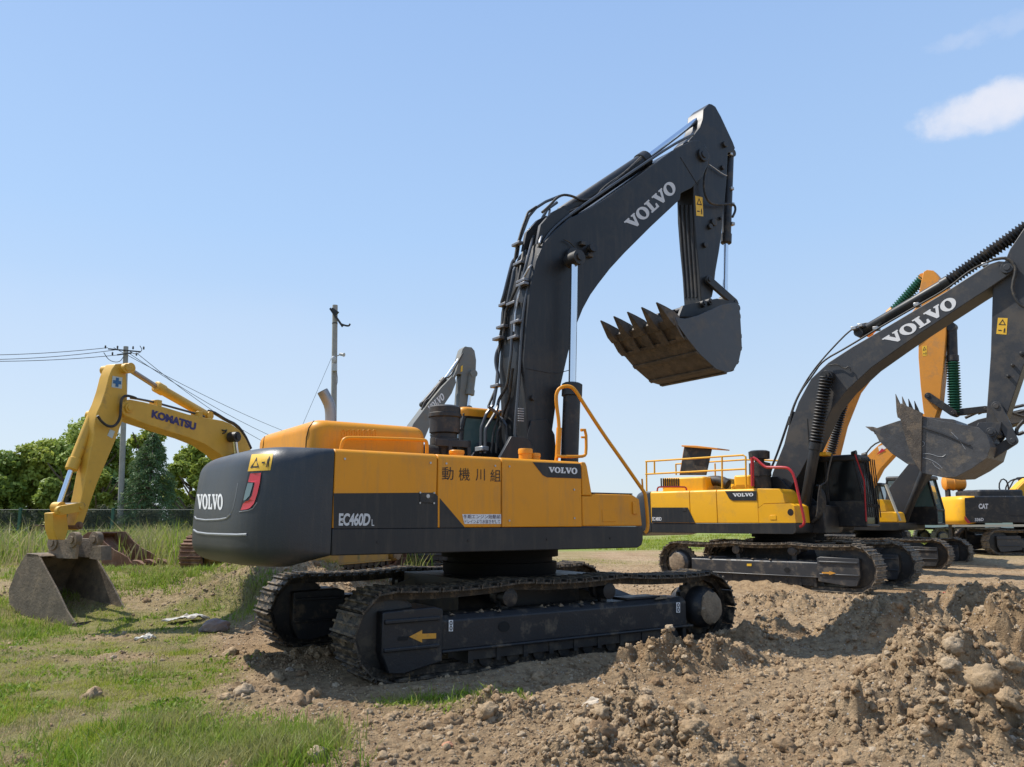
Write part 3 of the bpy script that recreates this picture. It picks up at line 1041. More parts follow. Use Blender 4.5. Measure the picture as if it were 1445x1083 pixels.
for ch, x0, x1, y0, y1 in (('動', 623.6, 639.8, 659.4, 677.6), ('機', 647.3, 662.8, 660.6, 678.6), ('川', 671.2, 684.0, 662.0, 678.6), ('組', 691.8, 706.4, 663, 679.8)):
    decal('lettering', word(ch), ((x0, y1), (x1, y1), (x1, y0), (x0, y0)), A, Yd, INK, ra, .004)
nb = px_poly('notice_sticker', [[(652, 726), (706.8, 726), (706.8, 739.6), (655, 739.6)]], A, Yd, WHT, ra, .004)
decal('lettering', word('冬期エンジン始動前'), ((653.5, 732.2), (706, 732.4), (706, 726.6), (653.5, 726.4)), A, Yd, PURP, nb, .008)
decal('lettering', word('ドレインより水抜きをして'), ((655.5, 739), (705.5, 739), (705.5, 733.4), (655.5, 733.3)), A, Yd, PURP, nb, .008)
b3 = px_poly('dark_name_band', [Z2([(607, 331), (879, 341), (884, 424), (690, 417), (665, 405)])], A, Yd, GREY, ra, .004)
decal('lettering', SLAB, Z2([(696, 389), (859, 400), (859, 363), (697, 357)]), A, Yd, WHT, b3, .008)
for xx_, zz_ in ((-2.9, 2.25), (-1.9, 2.25), (-1.7, 2.25), (-1.05, 2.25), (-.85, 2.25), (.12, 1.65), (.12, 2.0), (-2.9, 1.62), (-1.05, 1.62), (-.85, 1.62)):
    obj('panel_bolt', MB().cyl((xx_, -1.508, zz_), (xx_, -1.5, zz_), .012, seg=8), STL, ra)
for xx_ in (-2.5, -1.4, -.3, .7):
    obj('skirt_bolt', MB().cyl((xx_, -1.508, 1.40), (xx_, -1.5, 1.40), .014, seg=8), GREY, ra)
tl = MB()
for x_, y0_, y1_ in ((1002, 600, 668),):
    pass
a_, b_ = A.P(*Z2([(1002, 668)])[0], Yd), A.P(*Z2([(1078, 602)])[0], Yd)
tl.box(a_.x, b_.x, Yd - .006, Yd, a_.z, b_.z)
obj('toolbox_hatch', tl, YEL, ra, .004)
a_, b_ = A.P(*Z2([(1172, 625)])[0], Yd), A.P(*Z2([(1196, 556)])[0], Yd)
obj('toolbox_hatch', MB().box(a_.x, b_.x, Yd - .02, Yd, a_.z, b_.z), YEL, ra, .006)
obj('toolbox_lid', MB().box(.44, 1.14, -1.46, -.70, 1.957, 1.975), BLK, ra, .006)
# engine hood
hm = round_box_rings(-3.10, -1.66, -1.02, 1.05, 2.33, 2.715, .20, .13)
hb = hm.bvh()
hood = obj('engine_hood', hm, YEL, ra)
surf_tube('hood_seam', [(431.5, 634), (432.5, 618), (436, 604), (443, 594.5), (452, 590)], .006, GAP, hood, hb, A, .001)
surf_tube('hood_seam', [(371, 634), (373, 618), (378, 609), (386, 605), (395, 604)], .006, GAP, hood, hb, A, .001)
for k in range(7):
    x = 484 + k * 7.3
    surf_tube('louvre', [(x - 2, 618), (x - 2, 609), (x, 606.8), (x + 2.2, 607.5), (x + 2.2, 617)], .006, YEL, hood, hb, A, .002, sub=4)
rl = tube_px(A, [(481, 636), (483, 624), (486.5, 619.5), (493, 617.8), (598, 621), (601.5, 623), (602.5, 628), (602.5, 640)], -1.18, .021, 10, 2)
obj('hood_rail', rl, YEL, ra)
# exhaust
ex = MB()
p0 = A.P(467, 592, .15)
ex.tube([(p0.x, .15, 2.6), (p0.x, .15, p0.z + .03), A.P(465.5, 573, .15), A.P(461, 563, .15), A.P(455, 552, .15)], .070, 18, 1)
eo = obj('exhaust_pipe', ex, mat('exhaust_steel', (.30, .31, .32), .42, metal=.7, noise=.15, nscale=5), ra)
e1, e0 = A.P(455, 552, .15), A.P(461, 563, .15)
obj('exhaust_mouth', MB().cyl(e1 - (e1 - e0).normalized() * .004, e1 + (e1 - e0).normalized() * .004, .064, seg=18), GAP, eo)
# air pre-cleaner and its bracket
ya = -.55
pa, pb = A.P(627, 641, ya), A.P(627, 573.5, ya)
m = MB()
pcn = Vector((pa.x, ya, 2.34)); hh_ = pb.z
m.rings(pcn, (pa.x, ya, hh_), [(0, .16), (.30, .16), (.31, .185), (.42, .185), (.43, .16), (.50, .16), (.52, .195), (.78, .195), (.80, .21), (.86, .21), (.87, .20), (.97, .20), (1, .17)], 28)
po = obj('air_cleaner', m, BLK, ra)
m = MB()
m.box(pa.x - .07, pa.x - .02, ya - .24, ya - .19, 2.34, 2.60)
m.box(pa.x - .25, pa.x + .25, ya - .235, ya - .215, 2.52, 2.61)
m.box(pa.x + .2, pa.x + .25, ya - .235, ya + .2, 2.34, 2.61)
obj('cleaner_bracket', m, GREY, po, .006)
m = MB().tube([(pa.x - .15, ya - .05, 2.45), (pa.x - .42, ya - .05, 2.45), (pa.x - .5, ya - .05, 2.38)], .10, 14, 1)
obj('intake_hose', m, RUB, po)
# filler caps
for (x, y, r, h) in ((644.5, 640, .085, .09), (741.5, 640, .085, .16), (754.5, 641, .07, .11)):
    p = A.P(x, y, -1.15)
    q = MB().rings((p.x, -1.15, 2.34), (p.x, -1.15, 2.35 + h), [(0, r), (.6, r), (.62, r * 1.08), (.92, r * 1.08), (1, r)], 18)
    obj('filler_cap', q, YEL, ra)
# cab on the far side
volvo_cab(ra, -.30, 1.05, .55, 1.48, 1.55, 3.22, YEL, BLK)
obj('mirror', MB().box(.95, 1.0, .50, .56, 2.35, 2.62), GLS, ra, .01)
# boom
Z5 = lambda pts: zq(660, 250, .3695, pts)
Z6 = lambda pts: zq(820, 130, .397, pts)
bo = Z5([(335, 1175), (318, 1010), (336, 880), (362, 770), (385, 670), (418, 560), (440, 505), (470, 450), (500, 408), (545, 350), (600, 290), (700, 190), (812, 85)]) + \
     Z6([(355, 360), (395, 340), (432, 300), (450, 262), (457, 225), (440, 185), (418, 172), (395, 172), (330, 205), (200, 300), (90, 378), (0, 430)]) + \
     Z5([(385, 160), (330, 208), (290, 255), (262, 320), (240, 420), (226, 560), (216, 700), (224, 850), (228, 980), (226, 1175)])
boom = box_boom('boom', ra, A.xz(bo, -.33), -.33, .33, BOOMM, .014)
fp = MB()
fp.prism(A.xz(Z5([(226, 1175), (228, 985), (240, 930), (300, 925), (330, 985), (345, 1175)]), -.345), -.36, -.335)
obj('foot_plate', fp, BOOMM, boom, .005)
obj('boom_foot_bracket', MB().prism([(-.35, 1.3), (-.35, 2.35), (-.1, 2.75), (.15, 2.75), (.95, 1.9), (1.2, 1.3)], -.44, -.37).prism([(-.35, 1.3), (-.35, 2.35), (-.1, 2.75), (.15, 2.75), (.95, 1.9), (1.2, 1.3)], .37, .44), GREY, ra, .01)
decal('lettering', SLAB, Z6([(186, 492), (343, 350), (318, 310), (150, 462)]), A, -.33, SLV, boom, .004)
# pin bosses with lubrication lines
pins('boom_pin', boom, A, [(811, 361)], -.42, .42, .13, BOOMM)
pins('boom_pin', boom, A, [(835, 351)], -.40, .40, .055, BLK)
pins('stick_pin', boom, A, Z6([(437, 222)]), -.38, .38, .12, BLK)
obj('grease_line', tube_px(A, Z5([(367, 240), (385, 245), (410, 270), (435, 300), (470, 305), (480, 290)]), -.37, .010, 6, 2), RUB, boom)
obj('work_light', MB().rings(A.P(834, 352, -.42), A.P(838, 349, -.50), [(0, .04), (.4, .07), (1, .07)], 12), BLK, boom)
for x, y in Z5([(440, 255), (476, 268), (466, 300)]):
    p = A.P(x, y, -.37)
    obj('grease_block', MB().box(p.x - .05, p.x + .05, -.40, -.33, p.z - .03, p.z + .04), BLK, boom, .01)
obj('boom_lug', MB().cyl(A.P(751, 562, -.33), A.P(751, 562, -.33) + Vector((0, -.05, 0)), .04, seg=12), BOOMM, boom)
# stick cylinder bracket on top of the boom
obj('cylinder_bracket', MB().prism(A.xz([(757, 345), (762, 318), (778, 300), (790, 294), (803, 300), (812, 320)], -.2), -.22, -.15).prism(A.xz([(757, 345), (762, 318), (778, 300), (790, 294), (803, 300), (812, 320)], -.2), .15, .22), BOOMM, boom, .008)
cylinder(ra, A, 'stick_cylinder', (791, 305), (912, 224), (991, 164), 0, .125, .052, BOOMM)
obj('hose', tube_px(A, [(800, 300), (830, 288), (860, 262), (905, 224)], -.16, .016, 6, 1), RUB, boom)
cylinder(ra, A, 'boom_cylinder', (803, 668), (807.5, 541), (810.5, 366), -.56, .125, .055, BLK)
cylinder(ra, A, 'boom_cylinder', (803, 668), (807.5, 541), (810.5, 366), .56, .125, .055, BLK)
# steel pipes and hoses along the back of the boom
PL = [
 ([(678.5, 640), (679, 604), (686, 585), (696, 572), (703.6, 530), (707.5, 470), (709.5, 440), (716, 420), (728, 372), (733, 340), (746, 306), (756, 294), (770, 285), (790, 277)], .24, .024, PIPE),
 ([(684.5, 640), (685, 606), (696, 588), (721, 545), (727, 500), (729, 462), (736, 420), (744, 392), (752, 360), (760, 318), (772, 296), (786, 286)], .14, .024, PIPE),
 ([(689, 574), (704, 585), (716.5, 594), (720, 602), (721, 640)], -.10, .024, PIPE),
 ([(726, 640), (727, 600), (729.5, 575), (733.5, 520), (736.5, 465), (740, 430), (747, 398), (757, 365), (770, 335), (792, 312), (835, 282), (890, 244), (950, 204), (978, 190)], -.24, .024, PIPE),
 ([(713, 478), (717, 440), (724, 425), (733, 405), (738, 380), (742, 352), (748, 335)], .20, .022, RUB),
 ([(689, 574), (700, 548), (703.5, 500), (712, 460), (714, 432), (722, 395), (729, 350), (736, 325), (745, 300), (757, 292)], .30, .020, RUB),
 ([(731, 470), (733, 440), (741, 400), (757, 372), (768, 340), (773, 312), (776, 296)], -.08, .018, STL),
 ([(765, 300), (775, 291), (790, 275), (806, 276), (822, 284), (838, 281), (855, 262), (880, 246), (905, 222)], -.14, .020, RUB),
 ([(700, 640), (702, 610), (712, 590), (722, 560), (727, 520)], .05, .02, RUB),
 ([(693, 640), (697, 606), (706, 580)], .1, .018, RUB),
]
bmv = MB().prism(A.xz(bo, -.33), -.33, .33).bvh()
def boom_pipe(fr, bv, pts, r, m_, par, off, yfar, name='hydraulic_pipe'):
    sub = 4
    pts = [(a[0] + (b[0] - a[0]) * k / sub, a[1] + (b[1] - a[1]) * k / sub) for a, b in zip(pts, pts[1:]) for k in range(sub)] + [pts[-1]]
    q = []
    for x, y in pts:
        h, n = fr.cast(bv, x, y)
        q.append(h + n * off if h is not None and abs(n.y) < .5 else fr.P(x, y, q[-1].y if q and h is None else yfar))
    return obj(name, MB().tube(q, r, 8, 2), m_, par)
for pts, y, r, mm in PL[:4] + PL[6:7]:
    obj('hydraulic_pipe', tube_px(A, pts[:0] or pts, y, r, 10, 2), mm, boom) if y == -.24 else boom_pipe(A, bmv, pts, r, mm, boom, .07, y)
for pts, y, r, mm in PL[4:6] + PL[7:]:
    obj('hydraulic_pipe', tube_px(A, pts, y, r, 10, 2), mm, boom) if y == -.14 else boom_pipe(A, bmv, pts, r, mm, boom, .04, y)
# weld seams on the near face
for pts in ([(742, 520), (783, 528), (806, 522)], [(960, 222), (985, 262)]):
    obj('weld_seam', tube_px(A, pts, -.332, .006, 5, 1), BOOMM, boom)
for (x, y, wdt) in ((714, 432, .13), (712, 463, .10), (745, 399, .0), (743, 404, .10), (733, 456, .10), (727, 430, .08), (703, 478, .10), (729, 478, .09), (736, 375, .09), (730, 345, .08), (700, 545, .07)):
    h_, n_ = A.cast(bmv, min(x, 741), y)
    if h_ is None:
        h_, n_, wdt = A.P(x, y, .26), Vector((0, 0, 0)), .05
    c_ = h_ + n_ * .05
    obj('pipe_clamp', MB().box(c_.x - .045, c_.x + .045, max(c_.y - .11, -.36), min(c_.y + .11, .36), c_.z - .022, c_.z + .022), mat('dull_clamp', (.20, .20, .21), .45, metal=.7), boom, .008)
for (x, y, yy) in ((680, 634, .2), (722, 634, -.15), (722, 641, -.15)):
    p = A.P(x, y, yy)
    obj('pipe_fitting', MB().box(p.x - .06, p.x + .06, yy - .10, yy + .10, p.z - .035, p.z + .035), STL, boom, .012)
sl = MB()
for k in range(6):
    p = A.P(734, 577 + 3.4 * k, -.345)
    sl.box(p.x - .03, p.x + .06, -.352, -.33, p.z - .006, p.z + .006)
obj('grille', sl, RIM, boom)
# stick
so = Z6([(455, 42), (436, 62), (434, 95), (424, 125), (405, 150), (385, 172), (392, 230), (399, 340), (402, 440), (410, 540), (420, 640), (427, 745), (445, 750), (466, 728), (472, 700), (478, 640), (492, 560), (500, 500), (505, 440), (516, 330), (522, 215), (541, 212), (548, 200), (540, 178), (498, 88), (478, 52), (466, 44)])
stick = box_boom('stick', ra, A.xz(so, -.20), -.20, .20, BOOMM, .012)
smv = MB().prism(A.xz(so, -.20), -.20, .20).bvh()
for k in range(4):
    surf_tube('stiffening_rib', [(958.5 + k * 5.6, 290), (962 + k * 5.4, 345), (967.5 + k * 5.2, 420)], .020, BOOM2, stick, smv, A, .004, 8, 8)
warn_sticker(A, -.20, Z6([(409, 440), (434, 443), (431, 375), (405, 369)]), stick, False)
for x, y, r in [(508, 188, .06), (500, 270, .045), (468, 465, .07), (492, 450, .03), (437, 545, .05), (455, 480, .05)]:
    p = A.P(820 + x * .397, 130 + y * .397, -.2)
    obj('stick_boss', MB().cyl(p, p + Vector((0, -.05, 0)), r, seg=14), BLK, stick, .006)
obj('hose', tube_px(A, Z6([(392, 178), (415, 178), (440, 195), (452, 225), (450, 260), (436, 310), (438, 360), (455, 395), (485, 402), (522, 398), (545, 400), (550, 420), (538, 445)]), -.28, .022, 8, 2), RUB, stick)
obj('hose', tube_px(A, Z6([(455, 258), (480, 275), (500, 290), (518, 298)]), -.24, .012, 6, 1), STL, stick)
cylinder(ra, A, 'bucket_cylinder', Z6([(527, 222)])[0], Z6([(515, 540)])[0], Z6([(512, 742)])[0], -.02, .085, .045, BLK)
for k, (x, y) in enumerate(((531, 222), (535, 345), (537, 400), (538, 470))):
    p = A.P(820 + x * .397, 130 + y * .397, -.1)
    obj('cylinder_clamp', MB().box(p.x - .05, p.x + .03, -.14, -.06, p.z - .03, p.z + .03), STL, stick, .01)
def link(par, fr, a, b, y, wdt, t, m_, name='link'):
    p, q = fr.P(*a, y), fr.P(*b, y)
    return link3(par, p, q, y, wdt, t, m_, name)
def link3(par, p, q, y, wdt, t, m_, name='link'):
    d = (q - p).normalized()
    n = Vector((-d.z, 0, d.x))
    m = MB()
    pts = []
    for k in range(9):
        a = pi / 2 + pi * k / 8
        pts.append(p + d * cos(a) * wdt + n * sin(a) * wdt)
    for k in range(9):
        a = -pi / 2 + pi * k / 8
        pts.append(q + d * cos(a) * wdt + n * sin(a) * wdt)
    m.ngon_prism([(v.x, v.z) for v in pts], y - t, y + t)
    m.cyl((p.x, y - t - .02, p.z), (p.x, y + t + .02, p.z), wdt * .55, seg=14)
    m.cyl((q.x, y - t - .02, q.z), (q.x, y + t + .02, q.z), wdt * .55, seg=14)
    return obj(name, m, m_, par, .006)
for yy in (-.26, .26):
    link(stick, A, Z6([(452, 668)])[0], Z6([(545, 750)])[0], yy, .075, .03, BOOMM, 'guide_link')
for yy in (-.12, .12):
    link(ra, A, Z6([(520, 742)])[0], Z6([(553, 768)])[0], yy, .07, .03, BOOMM, 'bucket_link')
# bucket
bk = Z6([(330, 800), (345, 830), (380, 880), (420, 930), (480, 985), (520, 998), (545, 985), (562, 955), (572, 905), (570, 860), (566, 790), (560, 752), (535, 750), (500, 757), (460, 775), (415, 795), (370, 806)])
BKM = mat('bucket_side_paint', (0.05, 0.052, 0.056), 0.45, noise=0.15, nscale=2, dirt=DUST, dirt_amt=0.25, dirt_scale=3)
bkt = bucket(ra, A, A.xz(bk, -.75), -.75, .75, 0, 11, None, BKM, WORN, 5, .36, (-.60, .44), strips=3, tooth_h=.13)
obj('bucket_ears', MB().prism(A.xz(Z6([(345, 800), (360, 760), (430, 745), (480, 735), (530, 745), (560, 752), (500, 790), (420, 800)]), -.3), -.32, -.26).prism(A.xz(Z6([(345, 800), (360, 760), (430, 745), (480, 735), (530, 745), (560, 752), (500, 790), (420, 800)]), -.3), .26, .32), BOOMM, bkt, .008)
pins('bucket_pin', bkt, A, Z6([(440, 752), (462, 745)]), -.38, .38, .06, BLK)
# yellow handrails
hr = tube_px(A, Z5([(338, 1085), (352, 960), (336, 850), (342, 815), (362, 800), (392, 799), (412, 815), (440, 862), (520, 985), (590, 1083)]) + Z2([(1225, 480), (1243, 505), (1248, 530), (1260, 650), (1260, 712), (1243, 732)]), [-1.2, -1.2, -1.2, -1.22, -1.25, -1.3, -1.34, -1.38, -1.42, -1.46, -1.48, -1.5, -1.5, -1.5, -1.5, -1.48], .024, 10, 2)
obj('handrail', hr, YEL, ra)
obj('handrail', tube_px(A, Z2([(882, 150), (910, 146), (912, 280), (900, 297), (860, 300), (740, 298)]), -1.25, .020, 10, 1), YEL, ra)
obj('handrail', tube_px(A, Z2([(884, 190), (910, 190)]), -1.25, .014, 8, 0), YEL, ra)
obj('handrail_post', MB().cyl(A.P(787, 645, -1.2), A.P(789, 604, -1.2), .036, seg=12), YEL, ra)
ant = MB().cyl(A.P(907, 690, -1.5), A.P(906, 676, -1.5), .012, seg=8)
obj('marker_rod', ant, YEL, ra)
# track decals
TY = -1.67 + .30 - .60 * .37 * 1.0
ty = -1.37 - .30 * .74
def on_track(name, shape, quad, m_, off=.004, yy=ty):
    return decal(name, shape, quad, A, yy, m_, ra, off)
ARROW = tess([[(0, .5), (.48, 1), (.48, .70), (1, .70), (1, .28), (.48, .28), (.48, 0)]])
on_track('direction_arrow', ARROW, ((577, 908), (615, 906), (615, 888.5), (577, 889.5)), ARW, .008, ty - .03)
on_track('slot', SQ, ((561, 904.5), (575, 903.5), (576.5, 898), (562, 898.5)), GAP, .008, ty - .03)
for x, y, s in ((635.5, 883, 1.0), (956, 857.5, .9)):
    e = on_track('lifting_mark', SQ, ((x - 3 * s, y + 8 * s), (x + 3 * s, y + 8 * s), (x + 3 * s, y - 8 * s), (x - 3 * s, y - 8 * s)), WHT, .012)
    for dy in (-3.6, 3.6):
        on_track('lifting_mark_ring', tess([ell(.5, .5, .5, .5, 12), ell(.5, .5, .25, .3, 12)]), ((x - 2 * s, y + (dy + 3.4) * s), (x + 2 * s, y + (dy + 3.4) * s), (x + 2 * s, y + (dy - 3.4) * s), (x - 2 * s, y + (dy - 3.4) * s)), INK, .016)
on_track('frame_hole', tess([ell(.5, .5, .5, .5, 20)]), ((703, 892), (719, 892), (719, 877), (703, 877)), GAP, .006)

# ================================================================ THE GROUND
def vnoise(x, y, seed=0):
    xi = np.floor(x).astype(np.int64); yi = np.floor(y).astype(np.int64)
    xf = x - xi; yf = y - yi
    u = xf * xf * xf * (xf * (xf * 6 - 15) + 10); v = yf * yf * yf * (yf * (yf * 6 - 15) + 10)
    def h(a, b):
        n = (a * 374761393 + b * 668265263 + seed * 974711) & 0xffffffff
        n = ((n ^ (n >> 13)) * 1274126177) & 0xffffffff
        n = ((n ^ (n >> 16)) * 2246822519) & 0xffffffff
        return ((n ^ (n >> 15)) & 0xffffff) / float(0xffffff)
    return (h(xi, yi) * (1 - u) + h(xi + 1, yi) * u) * (1 - v) + (h(xi, yi + 1) * (1 - u) + h(xi + 1, yi + 1) * u) * v
def fbm(x, y, sc, octv=4, seed=0, gain=0.5):
    s, a, t = 0, 1.0, 0
    for k in range(octv):
        c, n_ = cos(.6 * k + .3), sin(.6 * k + .3)
        s = s + a * vnoise((x * c - y * n_) / sc + 17.3 * k, (x * n_ + y * c) / sc - 9.1 * k, seed + k)
        t += a; a *= gain; sc /= 2.07
    return s / t
def billow(x, y, sc, octv=4, seed=0, gain=0.55):
    s, a, t = 0, 1.0, 0
    for k in range(octv):
        c, n_ = cos(.9 * k + .3), sin(.9 * k + .3)
        v = vnoise((x * c - y * n_) / sc + 7.3 * k, (x * n_ + y * c) / sc - 3.1 * k, seed + k)
        s = s + a * (1 - np.abs(2 * v - 1)) ** 1.5
        t += a; a *= gain; sc /= 2.1
    return s / t
def sstep(a, b, x):
    t = np.clip((x - a) / (b - a), 0, 1)
    return t * t * (3 - 2 * t)
HEAPS = []   # x, y, rx, ry, angle, height, roughness
def heap(px, py, rx, ry, ang, h, rg=1.0, z=0):
    g = gnd(px, py, z)
    HEAPS.append((g.x, g.y, rx, ry, radians(ang), h, rg))
heap(1345, 1000, .95, .6, 25, .38, 1.4)
heap(1450, 950, 1.0, .7, 10, .50, 1.3)
heap(1240, 1045, .45, .3, 0, .14, 1.4)
heap(1400, 1070, .7, .3, 0, .22, 1.2)
heap(1270, 915, .85, .6, -10, .48, 1.0)
heap(1200, 905, .5, .35, 20, .18, 1.0)
heap(1395, 885, .9, .7, 0, .50, 1.0)
heap(1200, 868, 1.6, .5, -5, .20, .9)
heap(1090, 858, 1.5, .4, 10, .14, .9)
heap(970, 945, 1.0, .30, 28, .17, 1.2)
heap(1060, 915, .55, .35, 20, .12, 1.1)
heap(1085, 898, .5, .35, 20, .15, 1.0)
heap(880, 1035, .34, .26, 0, .17, 1.0)
HEAPS.append((-4.3, 14.7, 1.6, 1.0, .2, .30, .5))
heap(940, 1062, .35, .25, 0, .10, .9)
heap(820, 1075, .3, .25, 0, .08, .9)
heap(440, 850, .9, .7, 0, .24, .8)
heap(340, 870, .9, .45, 30, .17, .8)
heap(415, 935, .5, .3, 0, .10, .8)
heap(700, 1010, .5, .22, 0, .05, .8)
GB = gnd(445, 1083); GC = gnd(395, 960)
MACH = [(A, 3.0, 1.75), (B, 3.0, 1.75), (C3, 3, 1.7), (D, 3, 1.7), (E6, 3, 1.7)]
def green_mask(x, y):
    """0 bare soil .. 1 grass"""
    edge = np.interp(y, [3, 5.5, 7.0, 8.5, 10, 12, 16, 24, 40, 80], [-.9, -1.35, -2.15, -3.0, -3.6, -4.0, -4.6, -4.5, -4, -4])
    e = edge - x + 1.0 * (fbm(x, y, 1.3, 3, 5) - .5)
    g = sstep(-.15, .45, e)
    patch = sstep(.33, .50, fbm(x + 5, y * 1.3, 1.5, 4, 21)) * .74 + .26
    g = g * patch
    # bare soil pocket behind the near patch and by the old bucket
    for cx, cy, rx, ry in ((-3.9, 12.0, .8, .45), (-5.6, 11.3, .8, .35), (-4.2, 13.8, .6, .6), (-4.6, 9.6, .9, .22), (-3.1, 9.9, .5, .4)):
        g = g * (1 - .92 * np.exp(-(((x - cx) / rx) ** 2 + ((y - cy) / ry) ** 2)))
    far = sstep(26, 32, y) * sstep(.40, .55, fbm(x, y * .5, 5, 3, 33))
    far = np.maximum(far * .5, sstep(42, 46, y) * .95) * (x > -5)
    farL = sstep(15, 18, y) * (x < -3.5) * .9
    # small tufts in front of the near crawler
    t = 0
    for cx, cy, r in ((gnd(578, 990).x, gnd(578, 990).y, .28), (gnd(700, 985).x, gnd(700, 985).y, .22), (gnd(660, 995).x, gnd(660, 995).y, .3)):
        t = t + np.exp(-(((x - cx) ** 2 + (y - cy) ** 2) / r ** 2)) * .9
    return np.clip(np.maximum(np.maximum(g, far * .8), np.maximum(farL, t)), 0, 1)
def machine_flat(x, y):
    f = np.ones_like(x)
    for fr, hl, hw in MACH:
        dx, dy = x - fr.o.x, y - fr.o.y
        u = dx * fr.fw.x + dy * fr.fw.y
        v = dx * fr.lf.x + dy * fr.lf.y
        d = np.maximum(np.abs(u) - hl, np.abs(v) - hw)
        f = np.minimum(f, sstep(-.1, .7, d))
    return f
def base_h(x, y):
    h = .62 * sstep(11.5, 15.8, y) * sstep(-2.4, -4.2, x) * (1 - .55 * sstep(19, 33, y))
    h = h + .35 * sstep(22, 26, y) * sstep(-6, -2, x) * sstep(2, -1, x)
    h = h + .26 * sstep(26, 29, y) * sstep(13, 17, x)
    h = h + .10 * (fbm(x, y, 6, 3, 2) - .5) * sstep(2, 9, np.hypot(x, y))
    return h
def ground_h(x, y, fine=True):
    x = np.asarray(x, float); y = np.asarray(y, float)
    gm = green_mask(x, y)
    fl = machine_flat(x, y)
    r = np.hypot(x, y)
    h = base_h(x, y)
    hp = 0; rough = 0
    for cx, cy, rx, ry, a, hh, rg in HEAPS:
        wx = .35 * (fbm(x, y, .8, 3, 40) - .5); wy = .35 * (fbm(x, y, .8, 3, 50) - .5)
        dx, dy = x + wx - cx, y + wy - cy
        u = (dx * cos(a) + dy * sin(a)) / rx; v = (-dx * sin(a) + dy * cos(a)) / ry
        q = np.exp(-(u * u + v * v) ** 1.4)
        hp = np.maximum(hp, q * hh)
        rough = np.maximum(rough, q * rg)
    h = h + hp * (.35 + .65 * fl) * (.75 + .5 * fbm(x, y, .35, 3, 61))
    soil = 1 - gm
    lane = .35 + .65 * sstep(.35, .6, fbm(x, y, 1.6, 3, 71))
    amp = soil * (.30 + .5 * lane) * (.25 + .75 * fl) + rough * 1.3
    far_fade = 1 - sstep(25, 45, r)
    if fine:
        b1_ = billow(x, y, .42, 3, 81)
        b2_ = billow(x, y, .14, 3, 91)
        clod = sstep(.40, .62, fbm(x, y, .16, 2, 101)) 
        h = h + amp * far_fade * (.10 * (b1_ - .4) + .050 * (b2_ - .4) + .040 * clod * (.4 + rough))
        h = h + gm * .05 * (fbm(x, y, .5, 3, 111) - .5)
        h = h + rough * (.20 * (billow(x, y, .34, 4, 131) - .38) - .05 * sstep(.52, .70, fbm(x, y, .22, 3, 161)))
    # soil pushed up along the crawlers
    for fr, x0_, x1_, yy_, hh_ in ((A, -1.6, 3.0, -1.84, .09), (B, -3.0, 1.6, -1.84, .18)):
        dx, dy = x - fr.o.x, y - fr.o.y
        u = dx * fr.fw.x + dy * fr.fw.y
        v = dx * fr.lf.x + dy * fr.lf.y
        h = h + hh_ * sstep(x0_, x0_ + .8, u) * sstep(x1_, x1_ - .5, u) * np.exp(-((v - yy_) / .20) ** 2) * (.5 + fbm(x, y, .5, 3, 151))
    return h
def ground_z(x, y):
    return float(ground_h(np.array([x]), np.array([y]))[0])

th = np.concatenate([np.linspace(-180, -62, 30)[:-1], np.linspace(-62, -44, 40)[:-1], np.linspace(-44, 44, 900), np.linspace(44, 62, 40)[1:], np.linspace(62, 180, 30)[1:-1]])
rr = [0.0]
r_ = 1.5
while r_ < 4.4:
    rr.append(r_); r_ *= 1.05
while r_ < 16:
    rr.append(r_); r_ *= 1.0028
while r_ < 45:
    rr.append(r_); r_ *= 1.009
while r_ < 4000:
    rr.append(r_); r_ *= 1.12
rr = np.array(rr[1:])
T, R = np.meshgrid(np.radians(th), rr)
GX, GY = R * np.sin(T), R * np.cos(T)
GZ = ground_h(GX, GY)
GM = green_mask(GX, GY)
nr, ntt = GX.shape
vs = np.stack([GX.ravel(), GY.ravel(), GZ.ravel()], 1)
vs = np.vstack([vs, [[0, 0, float(GZ[0].mean())]]])
i = np.arange(nr - 1)[:, None] * ntt; j = np.arange(ntt)[None, :]; j2 = (j + 1) % ntt
quads = np.stack([i + j, i + ntt + j, i + ntt + j2, i + j2], -1).reshape(-1, 4)
tris = np.stack([np.full(ntt, nr * ntt), np.arange(ntt), (np.arange(ntt) + 1) % ntt], 1)
def np_mesh(name, V, polys, attrs=None, smooth=True):
    """polys: list of (n_faces, k) index arrays"""
    me = bpy.data.meshes.new(name)
    me.vertices.add(len(V))
    me.vertices.foreach_set('co', np.asarray(V, np.float32).ravel())
    idx = np.concatenate([p.ravel() for p in polys]).astype(np.int32)
    tot = np.concatenate([np.full(len(p), p.shape[1]) for p in polys]).astype(np.int32)
    st = np.concatenate([[0], np.cumsum(tot)[:-1]]).astype(np.int32)
    me.loops.add(len(idx)); me.loops.foreach_set('vertex_index', idx)
    me.polygons.add(len(tot)); me.polygons.foreach_set('loop_start', st)
    try:
        me.polygons.foreach_set('loop_total', tot)
    except Exception:
        pass
    me.polygons.foreach_set('use_smooth', np.full(len(tot), smooth))
    for k, a in (attrs or {}).items():
        at = me.attributes.new(k, 'FLOAT', 'POINT')
        at.data.foreach_set('value', np.asarray(a, np.float32))
    me.update()
    me.validate()
    return me
MEAD = (sstep(42, 46, GY + 3 * fbm(GX, GY, 2.5, 3, 61)) * (.55 + .45 * sstep(.35, .6, fbm(GX, GY * .4, 4, 3, 62))) * sstep(-6, -3, GX) * sstep(34, 28, GX * (GY < 60)))
gme = np_mesh('ground', vs, [quads, tris], {'green': np.concatenate([GM.ravel(), [0]]), 'meadow': np.concatenate([MEAD.ravel(), [0]])})
